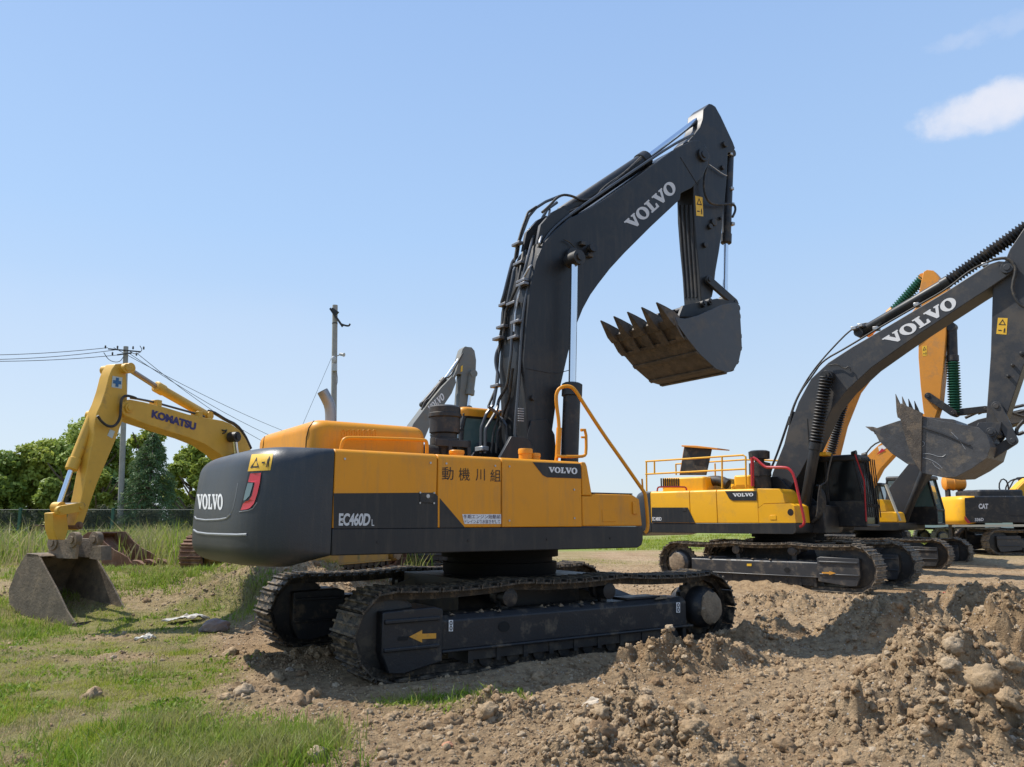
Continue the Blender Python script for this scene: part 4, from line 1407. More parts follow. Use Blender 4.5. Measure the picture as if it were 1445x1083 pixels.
def ground_material():
    m = bpy.data.materials.new('soil')
    m.use_nodes = True
    t = m.node_tree
    b = t.nodes['Principled BSDF']
    b.inputs['Roughness'].default_value = 0.95
    b.inputs['Specular IOR Level'].default_value = 0.15
    geo = nd(t, 'ShaderNodeNewGeometry')
    def noise(sc, det=8, ro=.65):
        n = nd(t, 'ShaderNodeTexNoise')
        n.inputs['Scale'].default_value = sc; n.inputs['Detail'].default_value = det; n.inputs['Roughness'].default_value = ro
        t.links.new(geo.outputs['Position'], n.inputs['Vector'])
        return n
    def ramp(n, stops):
        r = nd(t, 'ShaderNodeValToRGB')
        t.links.new(n.outputs['Fac'], r.inputs[0])
        e = r.color_ramp.elements
        while len(e) < len(stops):
            e.new(.5)
        for k, (p, c) in enumerate(stops):
            e[k].position = p; e[k].color = (*c, 1)
        return r
    big = ramp(noise(.45, 5), [(.32, (.29, .188, .102)), (.5, (.37, .260, .152)), (.7, (.44, .325, .205))])
    mid = ramp(noise(9, 9, .7), [(.32, (.42, .37, .33)), (.5, (1, 1, 1)), (.68, (1.42, 1.40, 1.35))])
    mul = nd(t, 'ShaderNodeMixRGB', blend_type='MULTIPLY'); mul.inputs[0].default_value = .85
    t.links.new(big.outputs[0], mul.inputs[1]); t.links.new(mid.outputs[0], mul.inputs[2])
    # pale pebbles
    vo = nd(t, 'ShaderNodeTexVoronoi'); vo.inputs['Scale'].default_value = 34
    t.links.new(geo.outputs['Position'], vo.inputs['Vector'])
    sepc = nd(t, 'ShaderNodeSeparateColor'); t.links.new(vo.outputs['Color'], sepc.inputs[0])
    gt = nd(t, 'ShaderNodeMath', operation='GREATER_THAN'); gt.inputs[1].default_value = .90
    t.links.new(sepc.outputs[0], gt.inputs[0])
    lt = nd(t, 'ShaderNodeMath', operation='LESS_THAN'); lt.inputs[1].default_value = .30
    t.links.new(vo.outputs['Distance'], lt.inputs[0])
    pk = nd(t, 'ShaderNodeMath', operation='MULTIPLY'); t.links.new(gt.outputs[0], pk.inputs[0]); t.links.new(lt.outputs[0], pk.inputs[1])
    peb = nd(t, 'ShaderNodeMixRGB'); t.links.new(pk.outputs[0], peb.inputs[0]); t.links.new(mul.outputs[0], peb.inputs[1])
    peb.inputs[2].default_value = (.50, .46, .40, 1)
    at = nd(t, 'ShaderNodeAttribute', attribute_name='green')
    grs = ramp(noise(5, 8, .7), [(.30, (.15, .14, .045)), (.5, (.23, .22, .07)), (.7, (.31, .27, .12))])
    mx = nd(t, 'ShaderNodeMixRGB')
    f = nd(t, 'ShaderNodeMath', operation='MULTIPLY'); f.inputs[1].default_value = .85
    t.links.new(at.outputs['Fac'], f.inputs[0]); t.links.new(f.outputs[0], mx.inputs[0])
    t.links.new(peb.outputs[0], mx.inputs[1]); t.links.new(grs.outputs[0], mx.inputs[2])
    am = nd(t, 'ShaderNodeAttribute', attribute_name='meadow')
    mg = ramp(noise(1.6, 8, .75), [(.30, (.12, .15, .035)), (.5, (.20, .26, .055)), (.7, (.31, .30, .12))])
    m5 = nd(t, 'ShaderNodeMixRGB'); t.links.new(am.outputs['Fac'], m5.inputs[0]); t.links.new(mx.outputs[0], m5.inputs[1]); t.links.new(mg.outputs[0], m5.inputs[2])
    t.links.new(m5.outputs[0], b.inputs['Base Color'])
    n1, n2 = noise(22, 10, .7), noise(70, 6, .6)
    ad = nd(t, 'ShaderNodeMath', operation='MULTIPLY_ADD'); t.links.new(n2.outputs['Fac'], ad.inputs[0]); ad.inputs[1].default_value = .35
    t.links.new(n1.outputs['Fac'], ad.inputs[2])
    bp = nd(t, 'ShaderNodeBump'); bp.inputs['Strength'].default_value = 1.0; bp.inputs['Distance'].default_value = .07
    t.links.new(ad.outputs[0], bp.inputs['Height']); t.links.new(bp.outputs[0], b.inputs['Normal'])
    return m
SOIL = ground_material()
go = obj('ground', gme, SOIL)
tag(go, 'rough churned yellow brown soil of the yard', None, None, 'structure')

# clods, stones: nobody could count them
def ico(sub=0):
    import bmesh
    b = bmesh.new()
    bmesh.ops.create_icosphere(b, subdivisions=sub + 1, radius=1)
    V = np.array([v.co[:] for v in b.verts]); Fc = np.array([[v.index for v in f.verts] for f in b.faces])
    b.free()
    return V, Fc
def scatter_rocks(name, n, rmin, rmax, smin, smax, sub, seed, weight, ang=46, sink=.45, squash=(.55, 1.0), rough=.38, smooth=False):
    g = np.random.default_rng(seed)
    V0, F0 = ico(sub)
    P = []
    while len(P) < n:
        r = rmin * (rmax / rmin) ** g.random(n * 2)
        a = np.radians(g.uniform(-ang, ang, n * 2))
        x, y = r * np.sin(a), r * np.cos(a)
        w_ = weight(x, y)
        k = g.random(n * 2) < w_
        P += list(zip(x[k], y[k]))
    P = np.array(P[:n])
    z = ground_h(P[:, 0], P[:, 1])
    s = smin * (smax / smin) ** (g.random(n) ** 2.2)
    nv = len(V0)
    # several irregular shapes
    shp = []
    for k in range(12):
        d = 1 + rough * (g.random(nv) - .5) * 2 * (.5 if sub > 1 else 1)
        if sub:
            o3 = g.uniform(0, 50)
            d = d + .9 * (fbm(V0[:, 0] * 1.6 + o3, V0[:, 1] * 1.6 + V0[:, 2] * 1.9, .9, 3, int(o3)) - .5)
        shp.append(V0 * d[:, None] * np.array([1, g.uniform(.65, 1), g.uniform(*squash)]))
    shp = np.array(shp)[g.integers(0, 12, n)]
    a = g.uniform(0, 2 * pi, n); c, s_ = np.cos(a), np.sin(a)
    tl = g.uniform(-.5, .5, n)
    x = shp[:, :, 0] * np.cos(tl)[:, None] - shp[:, :, 2] * np.sin(tl)[:, None]
    zz = shp[:, :, 0] * np.sin(tl)[:, None] + shp[:, :, 2] * np.cos(tl)[:, None]
    y = shp[:, :, 1]
    X = (x * c[:, None] - y * s_[:, None]) * s[:, None] + P[:, :1]
    Y = (x * s_[:, None] + y * c[:, None]) * s[:, None] + P[:, 1:]
    Z = zz * s[:, None] + (z + s * (0.5 - sink) * .6)[:, None]
    V = np.stack([X, Y, Z], -1).reshape(-1, 3)
    Fs = (F0[None] + (np.arange(n) * nv)[:, None, None]).reshape(-1, F0.shape[1])
    tint = np.repeat(g.random(n), nv)
    return np_mesh(name, V, [Fs], {'tint': tint}, smooth=smooth)
def tint_material(name, stops, rough=.9, trans=0.0, bump=0.0, soilmix=False):
    m = bpy.data.materials.new(name)
    m.use_nodes = True
    t = m.node_tree
    b = t.nodes['Principled BSDF']
    b.inputs['Roughness'].default_value = rough
    b.inputs['Specular IOR Level'].default_value = .25
    at = nd(t, 'ShaderNodeAttribute', attribute_name='tint')
    r = nd(t, 'ShaderNodeValToRGB')
    t.links.new(at.outputs['Fac'], r.inputs[0])
    e = r.color_ramp.elements
    while len(e) < len(stops):
        e.new(.5)
    for k, (p, c) in enumerate(stops):
        e[k].position = p; e[k].color = (*c, 1)
    out = r.outputs[0]
    if bump:
        geo = nd(t, 'ShaderNodeNewGeometry')
        n = nd(t, 'ShaderNodeTexNoise'); n.inputs['Scale'].default_value = 40; n.inputs['Detail'].default_value = 8; n.inputs['Roughness'].default_value = .7
        t.links.new(geo.outputs['Position'], n.inputs['Vector'])
        bp = nd(t, 'ShaderNodeBump'); bp.inputs['Strength'].default_value = bump; bp.inputs['Distance'].default_value = .03
        t.links.new(n.outputs['Fac'], bp.inputs['Height']); t.links.new(bp.outputs[0], b.inputs['Normal'])
        mr = nd(t, 'ShaderNodeMapRange'); t.links.new(n.outputs['Fac'], mr.inputs[0])
        mr.inputs['From Min'].default_value = .3; mr.inputs['From Max'].default_value = .7; mr.inputs['To Min'].default_value = .72; mr.inputs['To Max'].default_value = 1.2
        sc_ = nd(t, 'ShaderNodeVectorMath', operation='SCALE'); t.links.new(out, sc_.inputs[0]); t.links.new(mr.outputs[0], sc_.inputs['Scale'])
        out = sc_.outputs[0]
    t.links.new(out, b.inputs['Base Color'])
    if trans:
        tr = nd(t, 'ShaderNodeBsdfTranslucent'); t.links.new(out, tr.inputs[0])
        ms = nd(t, 'ShaderNodeMixShader'); ms.inputs[0].default_value = trans
        o = t.nodes['Material Output']
        t.links.new(b.outputs[0], ms.inputs[1]); t.links.new(tr.outputs[0], ms.inputs[2]); t.links.new(ms.outputs[0], o.inputs[0])
    return m
CLOD = tint_material('clod_soil', [(0, (.25, .16, .088)), (.4, (.345, .24, .14)), (.85, (.41, .30, .185)), (.99, (.44, .34, .23)), (1, (.47, .38, .29))], bump=.8)
def soil_w(x, y):
    g = green_mask(x, y)
    rg = 0
    for cx, cy, rx, ry, a, hh, r0 in HEAPS:
        dx, dy = x - cx, y - cy
        u = (dx * cos(a) + dy * sin(a)) / (rx * 1.3); v = (-dx * sin(a) + dy * cos(a)) / (ry * 1.3)
        rg = np.maximum(rg, np.exp(-(u * u + v * v)))
    dens = .25 + .75 * sstep(.42, .62, fbm(x, y, .9, 3, 140))
    return np.clip((1 - g * .93) * (dens * .45 + rg), 0, 1)
def heap_w(x, y):
    rg = 0
    for cx, cy, rx, ry, a, hh, r0 in HEAPS:
        dx, dy = x - cx, y - cy
        u = (dx * cos(a) + dy * sin(a)) / (rx * 1.05); v = (-dx * sin(a) + dy * cos(a)) / (ry * 1.05)
        rg = np.maximum(rg, np.exp(-(u * u + v * v)) * min(1, r0))
    return rg
def clod_w(x, y):
    return np.clip((1 - green_mask(x, y) * .95) * (.13 + 1.0 * heap_w(x, y)) * (.35 + .65 * machine_flat(x, y)), 0, 1)
tag(obj('soil_clods', scatter_rocks('soil_clods', 650, 4.6, 24, .035, .10, 2, 3, clod_w, squash=(.6, .9), rough=.5, smooth=True), CLOD), 'big lumps of dug up soil piled on the heaps', None, None, 'stuff')
tag(obj('soil_crumbs', scatter_rocks('soil_crumbs', 26000, 4.6, 26, .008, .036, 1, 5, clod_w, rough=.45, smooth=True), CLOD), 'smaller crumbs of dug up soil', None, None, 'stuff')
tag(obj('gravel', scatter_rocks('gravel', 60000, 4.6, 30, .004, .020, 0, 4, soil_w), CLOD), 'loose gravel and grit', None, None, 'stuff')

# ---------------------------------------------------------------- grass and weeds
def blades(name, n, rmin, rmax, weight, hmin, hmax, wid, seed, ang=46, lean=.5, z0=-.01, tint=(0, 1), per=1, spread=.05, wref=None):
    g = np.random.default_rng(seed)
    P = []
    while len(P) < n:
        k_ = n * 2
        r = rmin * (rmax / rmin) ** g.random(k_)
        a = np.radians(g.uniform(-ang, ang, k_))
        x, y = r * np.sin(a), r * np.cos(a)
        k = g.random(k_) < weight(x, y)
        P += list(zip(x[k], y[k]))
    P = np.array(P[:n])
    if per > 1:
        P = np.repeat(P, per, 0) + g.normal(0, spread, (n * per, 2))
        n = n * per
    z = ground_h(P[:, 0], P[:, 1]) + z0
    dist = np.hypot(P[:, 0], P[:, 1])
    h = hmin + (hmax - hmin) * g.random(n) ** 1.7
    h *= .55 + .9 * fbm(P[:, 0], P[:, 1], .8, 3, 222)
    w_ = wid * (.6 + .8 * g.random(n)) * np.maximum(1, dist / 9)
    a = g.uniform(0, 2 * pi, n); dx, dy = np.cos(a), np.sin(a)
    la = g.uniform(0, 2 * pi, n); ln = h * lean * g.random(n) * 1.4
    lx, ly = np.cos(la) * ln, np.sin(la) * ln
    B = np.stack([P[:, 0], P[:, 1], z], 1)
    side = np.stack([dx, dy, np.zeros(n)], 1) * (w_ / 2)[:, None]
    mid = B + np.stack([lx * .35, ly * .35, h * .6], 1)
    tip = B + np.stack([lx, ly, h], 1)
    V = np.stack([B - side, B + side, mid + side * .8, mid - side * .8, tip], 1).reshape(-1, 3)
    o = np.arange(n) * 5
    Q = np.stack([o, o + 1, o + 2, o + 3], 1); Tt = np.stack([o + 3, o + 2, o + 4], 1)
    tn = np.clip(1.9 * (fbm(P[:, 0], P[:, 1], .55, 4, 333) - .5) + .38 + .55 * g.random(n), 0, 1)
    tn = tint[0] + (tint[1] - tint[0]) * tn
    return np_mesh(name, V, [Q, Tt], {'tint': np.repeat(tn, 5)}, smooth=False)
GRASSM = tint_material('grass_blade', [(0, (.20, .27, .02)), (.30, (.30, .36, .035)), (.5, (.37, .38, .07)), (.68, (.38, .35, .12)), (.85, (.40, .33, .17)), (1, (.46, .38, .23))], .6, .45)
WEEDM = tint_material('weed_leaf', [(0, (.13, .22, .02)), (.4, (.22, .32, .035)), (.7, (.27, .30, .07)), (1, (.36, .31, .16))], .6, .4)
def gw(x, y):
    m = green_mask(x, y)
    return m ** 1.3 * (machine_flat(x, y) > .25)
tag(obj('grass', blades('grass', 330000, 4.6, 34, lambda x, y: gw(x, y) * (.12 + .88 * sstep(.38, .60, fbm(x, y, .38, 3, 55))), .012, .062, .0050, 8, lean=.9), GRASSM), 'short patchy green and straw coloured grass', None, None, 'stuff')
def weed_w(x, y):
    near = gw(x, y) * sstep(.54, .66, fbm(x, y, .9, 3, 77))
    k = 0
    for px_, py_, r in ((330, 840, 1.0), (240, 850, .7), (20, 880, .6), (60, 860, .6), (300, 800, .9), (225, 1000, .25), (370, 860, .5), (180, 840, .5), (285, 1040, .5), (400, 1030, .3)):
        q = gnd(px_, py_, .15)
        k = k + np.exp(-((x - q.x) ** 2 + (y - q.y) ** 2) / r ** 2)
    return np.clip(near * .07 + k * .8 * (x < -.8), 0, 1)
tag(obj('low_weeds', blades('low_weeds', 5200, 4.8, 24, weed_w, .04, .17, .008, 9, per=7, spread=.045, lean=.7, tint=(0, .85)), WEEDM), 'clumps of taller green weeds in the grass', None, None, 'stuff')

# ================================================================ THE OTHER MACHINES
Z8 = lambda pts: zq(880, 580, .263, pts)
ZB = lambda pts: zq(1080, 310, .2678, pts)
Z3 = lambda pts: zq(1200, 480, .2031, pts)
rB = B.empty('crawler_excavator')
tag(rB, 'bright yellow and charcoal excavator with railings, facing right, dark boom leaving the frame', 'excavator', 'excavators parked in the dirt yard')
undercarriage(rB, 1, -2.76, 2.84, 0, 2.74, .60, 1.07, TRK2, UND2)
bx = lambda px, py=700: B.P(px, py, -1.5).x
x3b = bx(1069)
PB = dict(xr=-3.085, zt=2.415, zs=1.562, zb=1.297, x1=bx(973), x2=bx(1011), x3=x3b, xf=1.0, xs=1.0, ztk=1.91,
          wedge=[(x3b, 1.93), (x3b, 2.41), (x3b + .55, 2.39), (x3b + .66, 2.27), (x3b + .70, 2.04), (x3b + .15, 2.03)],
          tank=[(x3b, 1.567), (x3b, 1.92), (x3b + .15, 2.02), (x3b + .62, 2.03), (.88, 2.03), (.98, 1.97), (1.0, 1.567)])
upper_body(rB, B, PB, YEL2, GREY)
cwB = counterweight_mesh(-3.09, .8, 1.5, 1.30, 2.415, 1.2)
obj('counterweight', cwB, CWM, rB)
bb = px_poly('dark_paint_band', [Z8([(152, 519), (345, 519), (384, 600), (152, 600)])], B, -1.5, GREY, rB, .012)
decal('lettering', word('EC480D', .02, .92), Z8([(156, 589), (205, 590), (205, 571), (156, 570)]), B, -1.5, WHT, bb, .016)
bb = px_poly('dark_name_band', [Z8([(545, 431), (715, 431), (715, 482), (587, 482), (568, 472)])], B, -1.5, GREY, rB, .012)
decal('lettering', SLAB, Z8([(590, 462), (697, 459), (697, 440), (586, 442)]), B, -1.5, WHT, bb, .016)
q0, q1 = B.P(*Z8([(318, 538)])[0], -1.5), B.P(*Z8([(336, 521)])[0], -1.5)
obj('latch', MB().box(q0.x, q1.x, -1.52, -1.49, q0.z, q1.z), BLK, rB, .004)
q0, q1 = B.P(*Z8([(786, 584)])[0], -1.5), B.P(*Z8([(818, 560)])[0], -1.5)
obj('toolbox_hatch', MB().box(q0.x, q1.x, -1.51, -1.49, q0.z, q1.z), YEL2, rB, .004)
# hood, louvres, opened lid
hB = round_box_rings(-3.0, -1.62, -1.05, 1.0, 2.40, 2.80, .10, .06)
ho = obj('engine_hood', hB, YEL2, rB)
for k in range(9):
    p, q = B.P(*Z8([(200 + k * 11.5, 405)])[0], -1.05), B.P(*Z8([(200 + k * 11.5, 362)])[0], -1.05)
    obj('louvre', MB().box(p.x, p.x + .035, -1.062, -1.04, p.z, q.z), GAP, ho)
lid = B.xz(Z8([(300, 345), (325, 190), (470, 205), (440, 345)]), -.3)
m = MB()
p0, p1, p2, p3 = [Vector((a, 0, b)) for a, b in lid]
o_ = obj('open_hood_lid', MB().prism([lid[0], lid[1], lid[2], lid[3]], -.30, -.24), BLK, rB, .01)
obj('lid_edge', MB().tube([(lid[0][0], -.27, lid[0][1]), (lid[1][0], -.27, lid[1][1]), (lid[2][0], -.27, lid[2][1])], .022, 8), ORG, o_)
obj('lid_panel', MB().prism(B.xz(Z8([(325, 186), (400, 188), (518, 202), (518, 208), (400, 200), (325, 194)]), -.3), -.45, .25), ORG, o_, .006)
obj('air_hose', tube_px(B, Z8([(445, 385), (470, 375), (520, 375), (560, 395)]), -.6, .14, 12, 1), RUB, rB)
obj('engine_cover', round_box_rings(bx(1028), bx(1053), -1.2, -.3, 2.40, 2.78, .08, .06), YEL2, rB)
for x in (597, 622):
    p = B.P(*Z8([(x, 415)])[0], -1.1)
    obj('filler_cap', MB().rings((p.x, -1.1, 2.4), (p.x, -1.1, 2.56), [(0, .09), (.5, .09), (.52, .1), (1, .09)], 14), YEL2, rB)
p = B.P(*Z8([(737, 412)])[0], -.8)
obj('air_cleaner', MB().rings((p.x, -.8, 2.38), (p.x, -.8, 3.42), [(0, .26), (.35, .26), (.36, .28), (.68, .27), (.72, .12), (.78, .12), (.79, .26), (.97, .27), (1, .2)], 22), BLK, rB)
def rail(root, fr, pts, y, r, m_, name='railing', sm=0):
    return obj(name, tube_px(fr, pts, y, r, 8, sm), m_, root)
for pts in ([(118, 272), (640, 238)], [(118, 340), (655, 312)], [(122, 272), (124, 432)], [(165, 270), (166, 338)], [(528, 246), (529, 416)], [(640, 238), (655, 246), (657, 412)]):
    rail(rB, B, Z8(pts), -1.42, .024, YEL2)
for pts in ([(280, 286), (660, 262)], [(280, 286), (282, 345)], [(490, 282), (492, 350)], [(640, 262), (830, 268)]):
    rail(rB, B, Z8(pts), 1.3, .024, YEL2)
rail(rB, B, Z8([(180, 432), (183, 412), (195, 408), (325, 408), (336, 414), (338, 430)]), -1.3, .022, REDP, 'handrail', 1)
rail(rB, B, Z8([(690, 405), (687, 262), (700, 248), (755, 300), (775, 304), (865, 303), (890, 312), (915, 345), (940, 460), (972, 590), (965, 612), (945, 622)]), -1.5, .034, REDP, 'handrail', 1)
rail(rB, B, Z8([(690, 250), (692, 405)]), -1.5, .045, REDP, 'handrail')
obj('mirror', MB().rings(B.P(*Z8([(888, 545)])[0], -1.6), B.P(*Z8([(888, 545)])[0], -1.6) + Vector((.05, -.03, 0)), [(0, .05), (1, .085)], 14), BLK, rB)
# rear view camera box and low equipment at the front
obj('valve_bank', MB().box(.3, 1.3, -.5, .45, 1.3, 2.0), BLK, rB, .03)
cB = volvo_cab(rB, .25, 1.80, .52, 1.48, 1.50, 3.25, BLK, BLK, mat('tinted_glass', (.008, .010, .011), .18, spec=.25))
obj('cab_guard', MB().tube([(1.95, .5, 1.6), (1.98, .5, 2.6), (1.80, .5, 3.3)], .02, 6), REDP, cB)
for k in range(7):
    yy = .55 + k * .15
    obj('guard_bar', MB().tube([(2.0, yy, 1.7), (1.95, yy, 3.2)], .016, 6), BLK, cB)
obj('work_light', MB().rings((1.7, .55, 3.32), (1.82, .55, 3.32), [(0, .05), (1, .08)], 12), BLK, cB)
obj('work_light', MB().rings((1.7, 1.3, 3.32), (1.82, 1.3, 3.32), [(0, .05), (1, .08)], 12), BLK, cB)
# boom
boB = Z8([(770, 440), (800, 330), (860, 180), (905, 0)]) + ZB([(130, 1083), (175, 960), (240, 840), (330, 755), (460, 670), (640, 565), (800, 470), (960, 375), (1060, 310), (1180, 235), (1230, 219), (1275, 222), (1304, 250), (1300, 280), (1240, 320), (1160, 375), (1120, 400), (960, 505), (800, 610), (700, 680), (560, 780), (430, 900), (350, 1000), (310, 1083)]) + Z8([(1060, 110), (1010, 215), (950, 330), (880, 440)])
boomB = box_boom('boom', rB, B.xz(boB, -.35), -.35, .35, BOOM2, .014)
decal('lettering', SLAB, ZB([(668, 664), (1018, 455), (985, 398), (612, 630)]), B, -.35, WHT, boomB, .006)
obj('boom_seam', MB().box(*[v for v in (B.P(1139, 585, -.35).x - .01, B.P(1139, 585, -.35).x + .01)], -.355, -.345, 2.5, 4.2), GAP, boomB)
pins('boom_pin', boomB, B, [(1166, 531)], -.58, .58, .15, BLK)
pins('stick_pin', boomB, B, ZB([(1272, 252)]), -.42, .42, .13, BOOM2)
obj('boom_foot_bracket', MB().prism([(-.35, 1.3), (-.35, 2.35), (-.1, 2.75), (.15, 2.75), (.95, 1.9), (1.2, 1.3)], -.46, -.39).prism([(-.35, 1.3), (-.35, 2.35), (-.1, 2.75), (.15, 2.75), (.95, 1.9), (1.2, 1.3)], .39, .46), GREY, rB, .01)
for yy in (-.58, .58):
    cylinder(rB, B, 'boom_cylinder', Z8([(972, 520)])[0], Z8([(1032, 168)])[0], (1166, 531), yy, .13, .055, BOOMM, bellows=BLK)
cylinder(rB, B, 'stick_cylinder', ZB([(500, 598)])[0], ZB([(972, 322)])[0], ZB([(1420, 10)])[0], 0, .125, .055, BOOMM, bellows=BLK)
for pts, y, r in (([(118, 1083), (150, 970), (215, 850), (280, 760), (370, 660), (450, 580), (520, 545), (580, 552)], .1, .022),
                  ([(122, 1083), (168, 930), (250, 820), (300, 745), (420, 680), (600, 570), (800, 455), (960, 365), (1080, 265), (1200, 212), (1270, 200)], -.28, .024),
                  ([(1200, 212), (1270, 200), (1312, 235), (1322, 270), (1300, 350), (1310, 400), (1340, 450), (1400, 475)], -.42, .035),
                  ([(330, 770), (380, 760), (420, 790), (440, 770), (450, 800)], -.4, .014)):
    obj('hose', tube_px(B, ZB(pts), y, r, 8, 2), RUB, boomB)
for x, y in ((470, 575), (505, 560), (585, 575), (800, 450), (1160, 240)):
    p = B.P(*ZB([(x, y)])[0], -.2)
    obj('pipe_clamp', MB().box(p.x - .06, p.x + .06, -.30, -.05, p.z - .04, p.z + .04), STL, boomB, .01)
for pts, y in (([(905, 0), (865, 120), (830, 220), (790, 320), (770, 400)], .3), ([(890, 30), (850, 150), (815, 250), (775, 340), (765, 400)], .1)):
    obj('hydraulic_pipe', tube_px(B, Z8(pts), y, .022, 8, 1), PIPE, boomB)
for k in range(5):
    obj('hose', tube_px(B, Z8([(1058 - 6 * k, 400), (1048 + 7 * k, 440), (1045 + 9 * k, 500), (1040 + 8 * k, 570), (1010, 600)]), -.60 + k * .04, .034, 8, 2), RUB, rB)
for y in (-.1, .15):
    obj('hydraulic_pipe', tube_px(B, Z8([(1120, 230), (1095, 330), (1090, 380), (1060, 400)]), y, .024, 8, 1), PIPE, rB)
p = B.P(*Z8([(1078, 235)])[0], 0)
obj('lamp_bracket', MB().box(p.x - .12, p.x + .12, -.2, .2, p.z - .04, p.z + .05), YEL2, boomB, .01)
# stick and bucket
stB = [(1401, 400), (1412, 382), (1425, 352), (1445, 322), (1462, 312), (1482, 330), (1492, 400), (1470, 470), (1445, 515), (1419.5, 590), (1407, 606), (1391, 598), (1393, 570), (1398, 500)]
stickB = box_boom('stick', rB, B.xz(stB, -.22), -.22, .22, BOOM2, .014)
warn_sticker(B, -.22, ZB([(1217, 603), (1271, 607), (1277, 520), (1226, 518)]), stickB, False)
pins('link_pin', stickB, B, Z3([(1015, 460)]), -.32, .32, .09, BOOM2)
pins('link_pin', stickB, B, Z3([(1190, 95)]), -.3, .3, .05, BLK)
pins('link_pin', stickB, B, Z3([(1125, 175), (1095, 250)]), -.28, .22, .035, BLK)
for yy in (-.30, .30):
    link(stickB, B, Z3([(1015, 460)])[0], Z3([(1130, 700)])[0], yy, .10, .035, BOOM2, 'guide_link')
for yy in (-.15, .15):
    link(rB, B, Z3([(1130, 700)])[0], Z3([(975, 800)])[0], yy, .10, .04, BOOM2, 'bucket_link')
obj('hose', tube_px(B, Z3([(1206, 560), (1150, 620), (1160, 660), (1206, 640)]), -.25, .04, 8, 2), RUB, stickB)
bkB = Z3([(340, 505), (362, 600), (395, 720), (440, 840), (500, 925), (640, 955), (740, 950), (850, 890), (950, 820), (975, 740), (950, 660), (890, 608), (640, 565), (500, 528)])
bB = bucket(rB, B, B.xz(bkB, -.80), -.80, .80, 0, 10, None, BKT2, BKT2, 4, .46, (-.14, 1), strips=0, tooth_mat=WORN, tw=.62)
obj('side_cutter', MB().prism(B.xz(Z3([(338, 520), (352, 440), (505, 510), (500, 545), (492, 920), (440, 840), (395, 720), (362, 600)]), -.82), -.835, -.805), WORN, bB, .008)
obj('side_rib', MB().prism(B.xz(Z3([(360, 560), (470, 585), (640, 640), (830, 725), (826, 735), (640, 655), (470, 600), (362, 575)]), -.82), -.825, -.80), BOOM2, bB, .004)
obj('bucket_ears', MB().prism(B.xz(Z3([(870, 612), (890, 575), (1050, 570), (1040, 640), (1000, 700), (960, 790), (940, 700)]), -.36), -.38, -.31).prism(B.xz(Z3([(870, 612), (890, 575), (1050, 570), (1040, 640), (1000, 700), (960, 790), (940, 700)]), -.36), .31, .38), BOOM2, bB, .01)
for pts in ([(505, 790), (560, 792), (610, 812), (645, 812), (662, 796)], [(505, 818), (560, 832), (610, 862), (640, 892)], [(500, 705), (515, 712), (512, 735), (498, 740)], [(570, 850), (590, 880), (625, 900)], [(480, 640), (476, 680), (486, 720)], [(700, 640), (760, 700), (800, 760)]):
    obj('scratch', tube_px(B, Z3(pts), -.802, .006, 5, 2), RIM, bB)
pins('bucket_pin', bB, B, Z3([(975, 640)]), -.42, .42, .10, BOOM2)
# decals on its track
tyB = -1.37 - .30 * .74
decal('direction_arrow', ARROW, Z8([(1140, 882), (1064, 879), (1064, 858), (1140, 861)]), B, tyB - .058, ARW, rB, .004)
decal('yellow_plate', SQ, Z8([(662, 833), (687, 833), (687, 820), (662, 820)]), B, tyB, STK, rB, .008)
decal('frame_hole', tess([ell(.5, .5, .5, .5, 20)]), Z8([(862, 867), (893, 867), (893, 840), (862, 840)]), B, tyB, GAP, rB, .008)

# ---- machines further back
PG = dict(xr=-3.0, zt=2.35, zs=1.55, zb=1.28, x1=-1.8, x2=-.95, x3=.25, xf=1.2, xs=1.2, ztk=1.9,
          wedge=[(.25, 1.93), (.25, 2.35), (.7, 2.35), (.8, 2.2), (.82, 1.93)],
          tank=[(.25, 1.555), (.25, 1.925), (1.05, 1.925), (1.15, 1.88), (1.2, 1.555)])
def far_excavator(fr, label, yel, grey, trk, und, boom_px, stick_px, bm, sm=None, name_m=WHT, cab=True, hood=True, xa=-2.7, xb=2.7, sgn=1, hgt=1.0, cwmat=None, yb=-.33, shoes=44):
    r = fr.empty('crawler_excavator')
    tag(r, label, 'excavator', 'excavators parked in the dirt yard')
    undercarriage(r, sgn, xa, xb, 0, 2.6, .60, hgt, trk, und, shoes=shoes, low=True)
    upper_body(r, fr, PG, yel, grey)
    obj('counterweight', counterweight_mesh(-3.0, .7, 1.5, 1.28, 2.35, 1.2), cwmat or CWM, r)
    if hood:
        obj('engine_hood', round_box_rings(-2.95, -1.6, -1.0, 1.0, 2.34, 2.7, .12, .08), yel, r)
    if cab:
        volvo_cab(r, .25, 1.75, .5, 1.48, 1.5, 3.2, yel if cab == 'y' else BLK, BLK)
    b = box_boom('boom', r, fr.xz(boom_px, yb), yb, -yb, bm, .012)
    s = None
    if stick_px:
        s = box_boom('stick', r, fr.xz(stick_px, yb * .7), yb * .7, -yb * .7, sm or bm, .012)
    return r, b, s
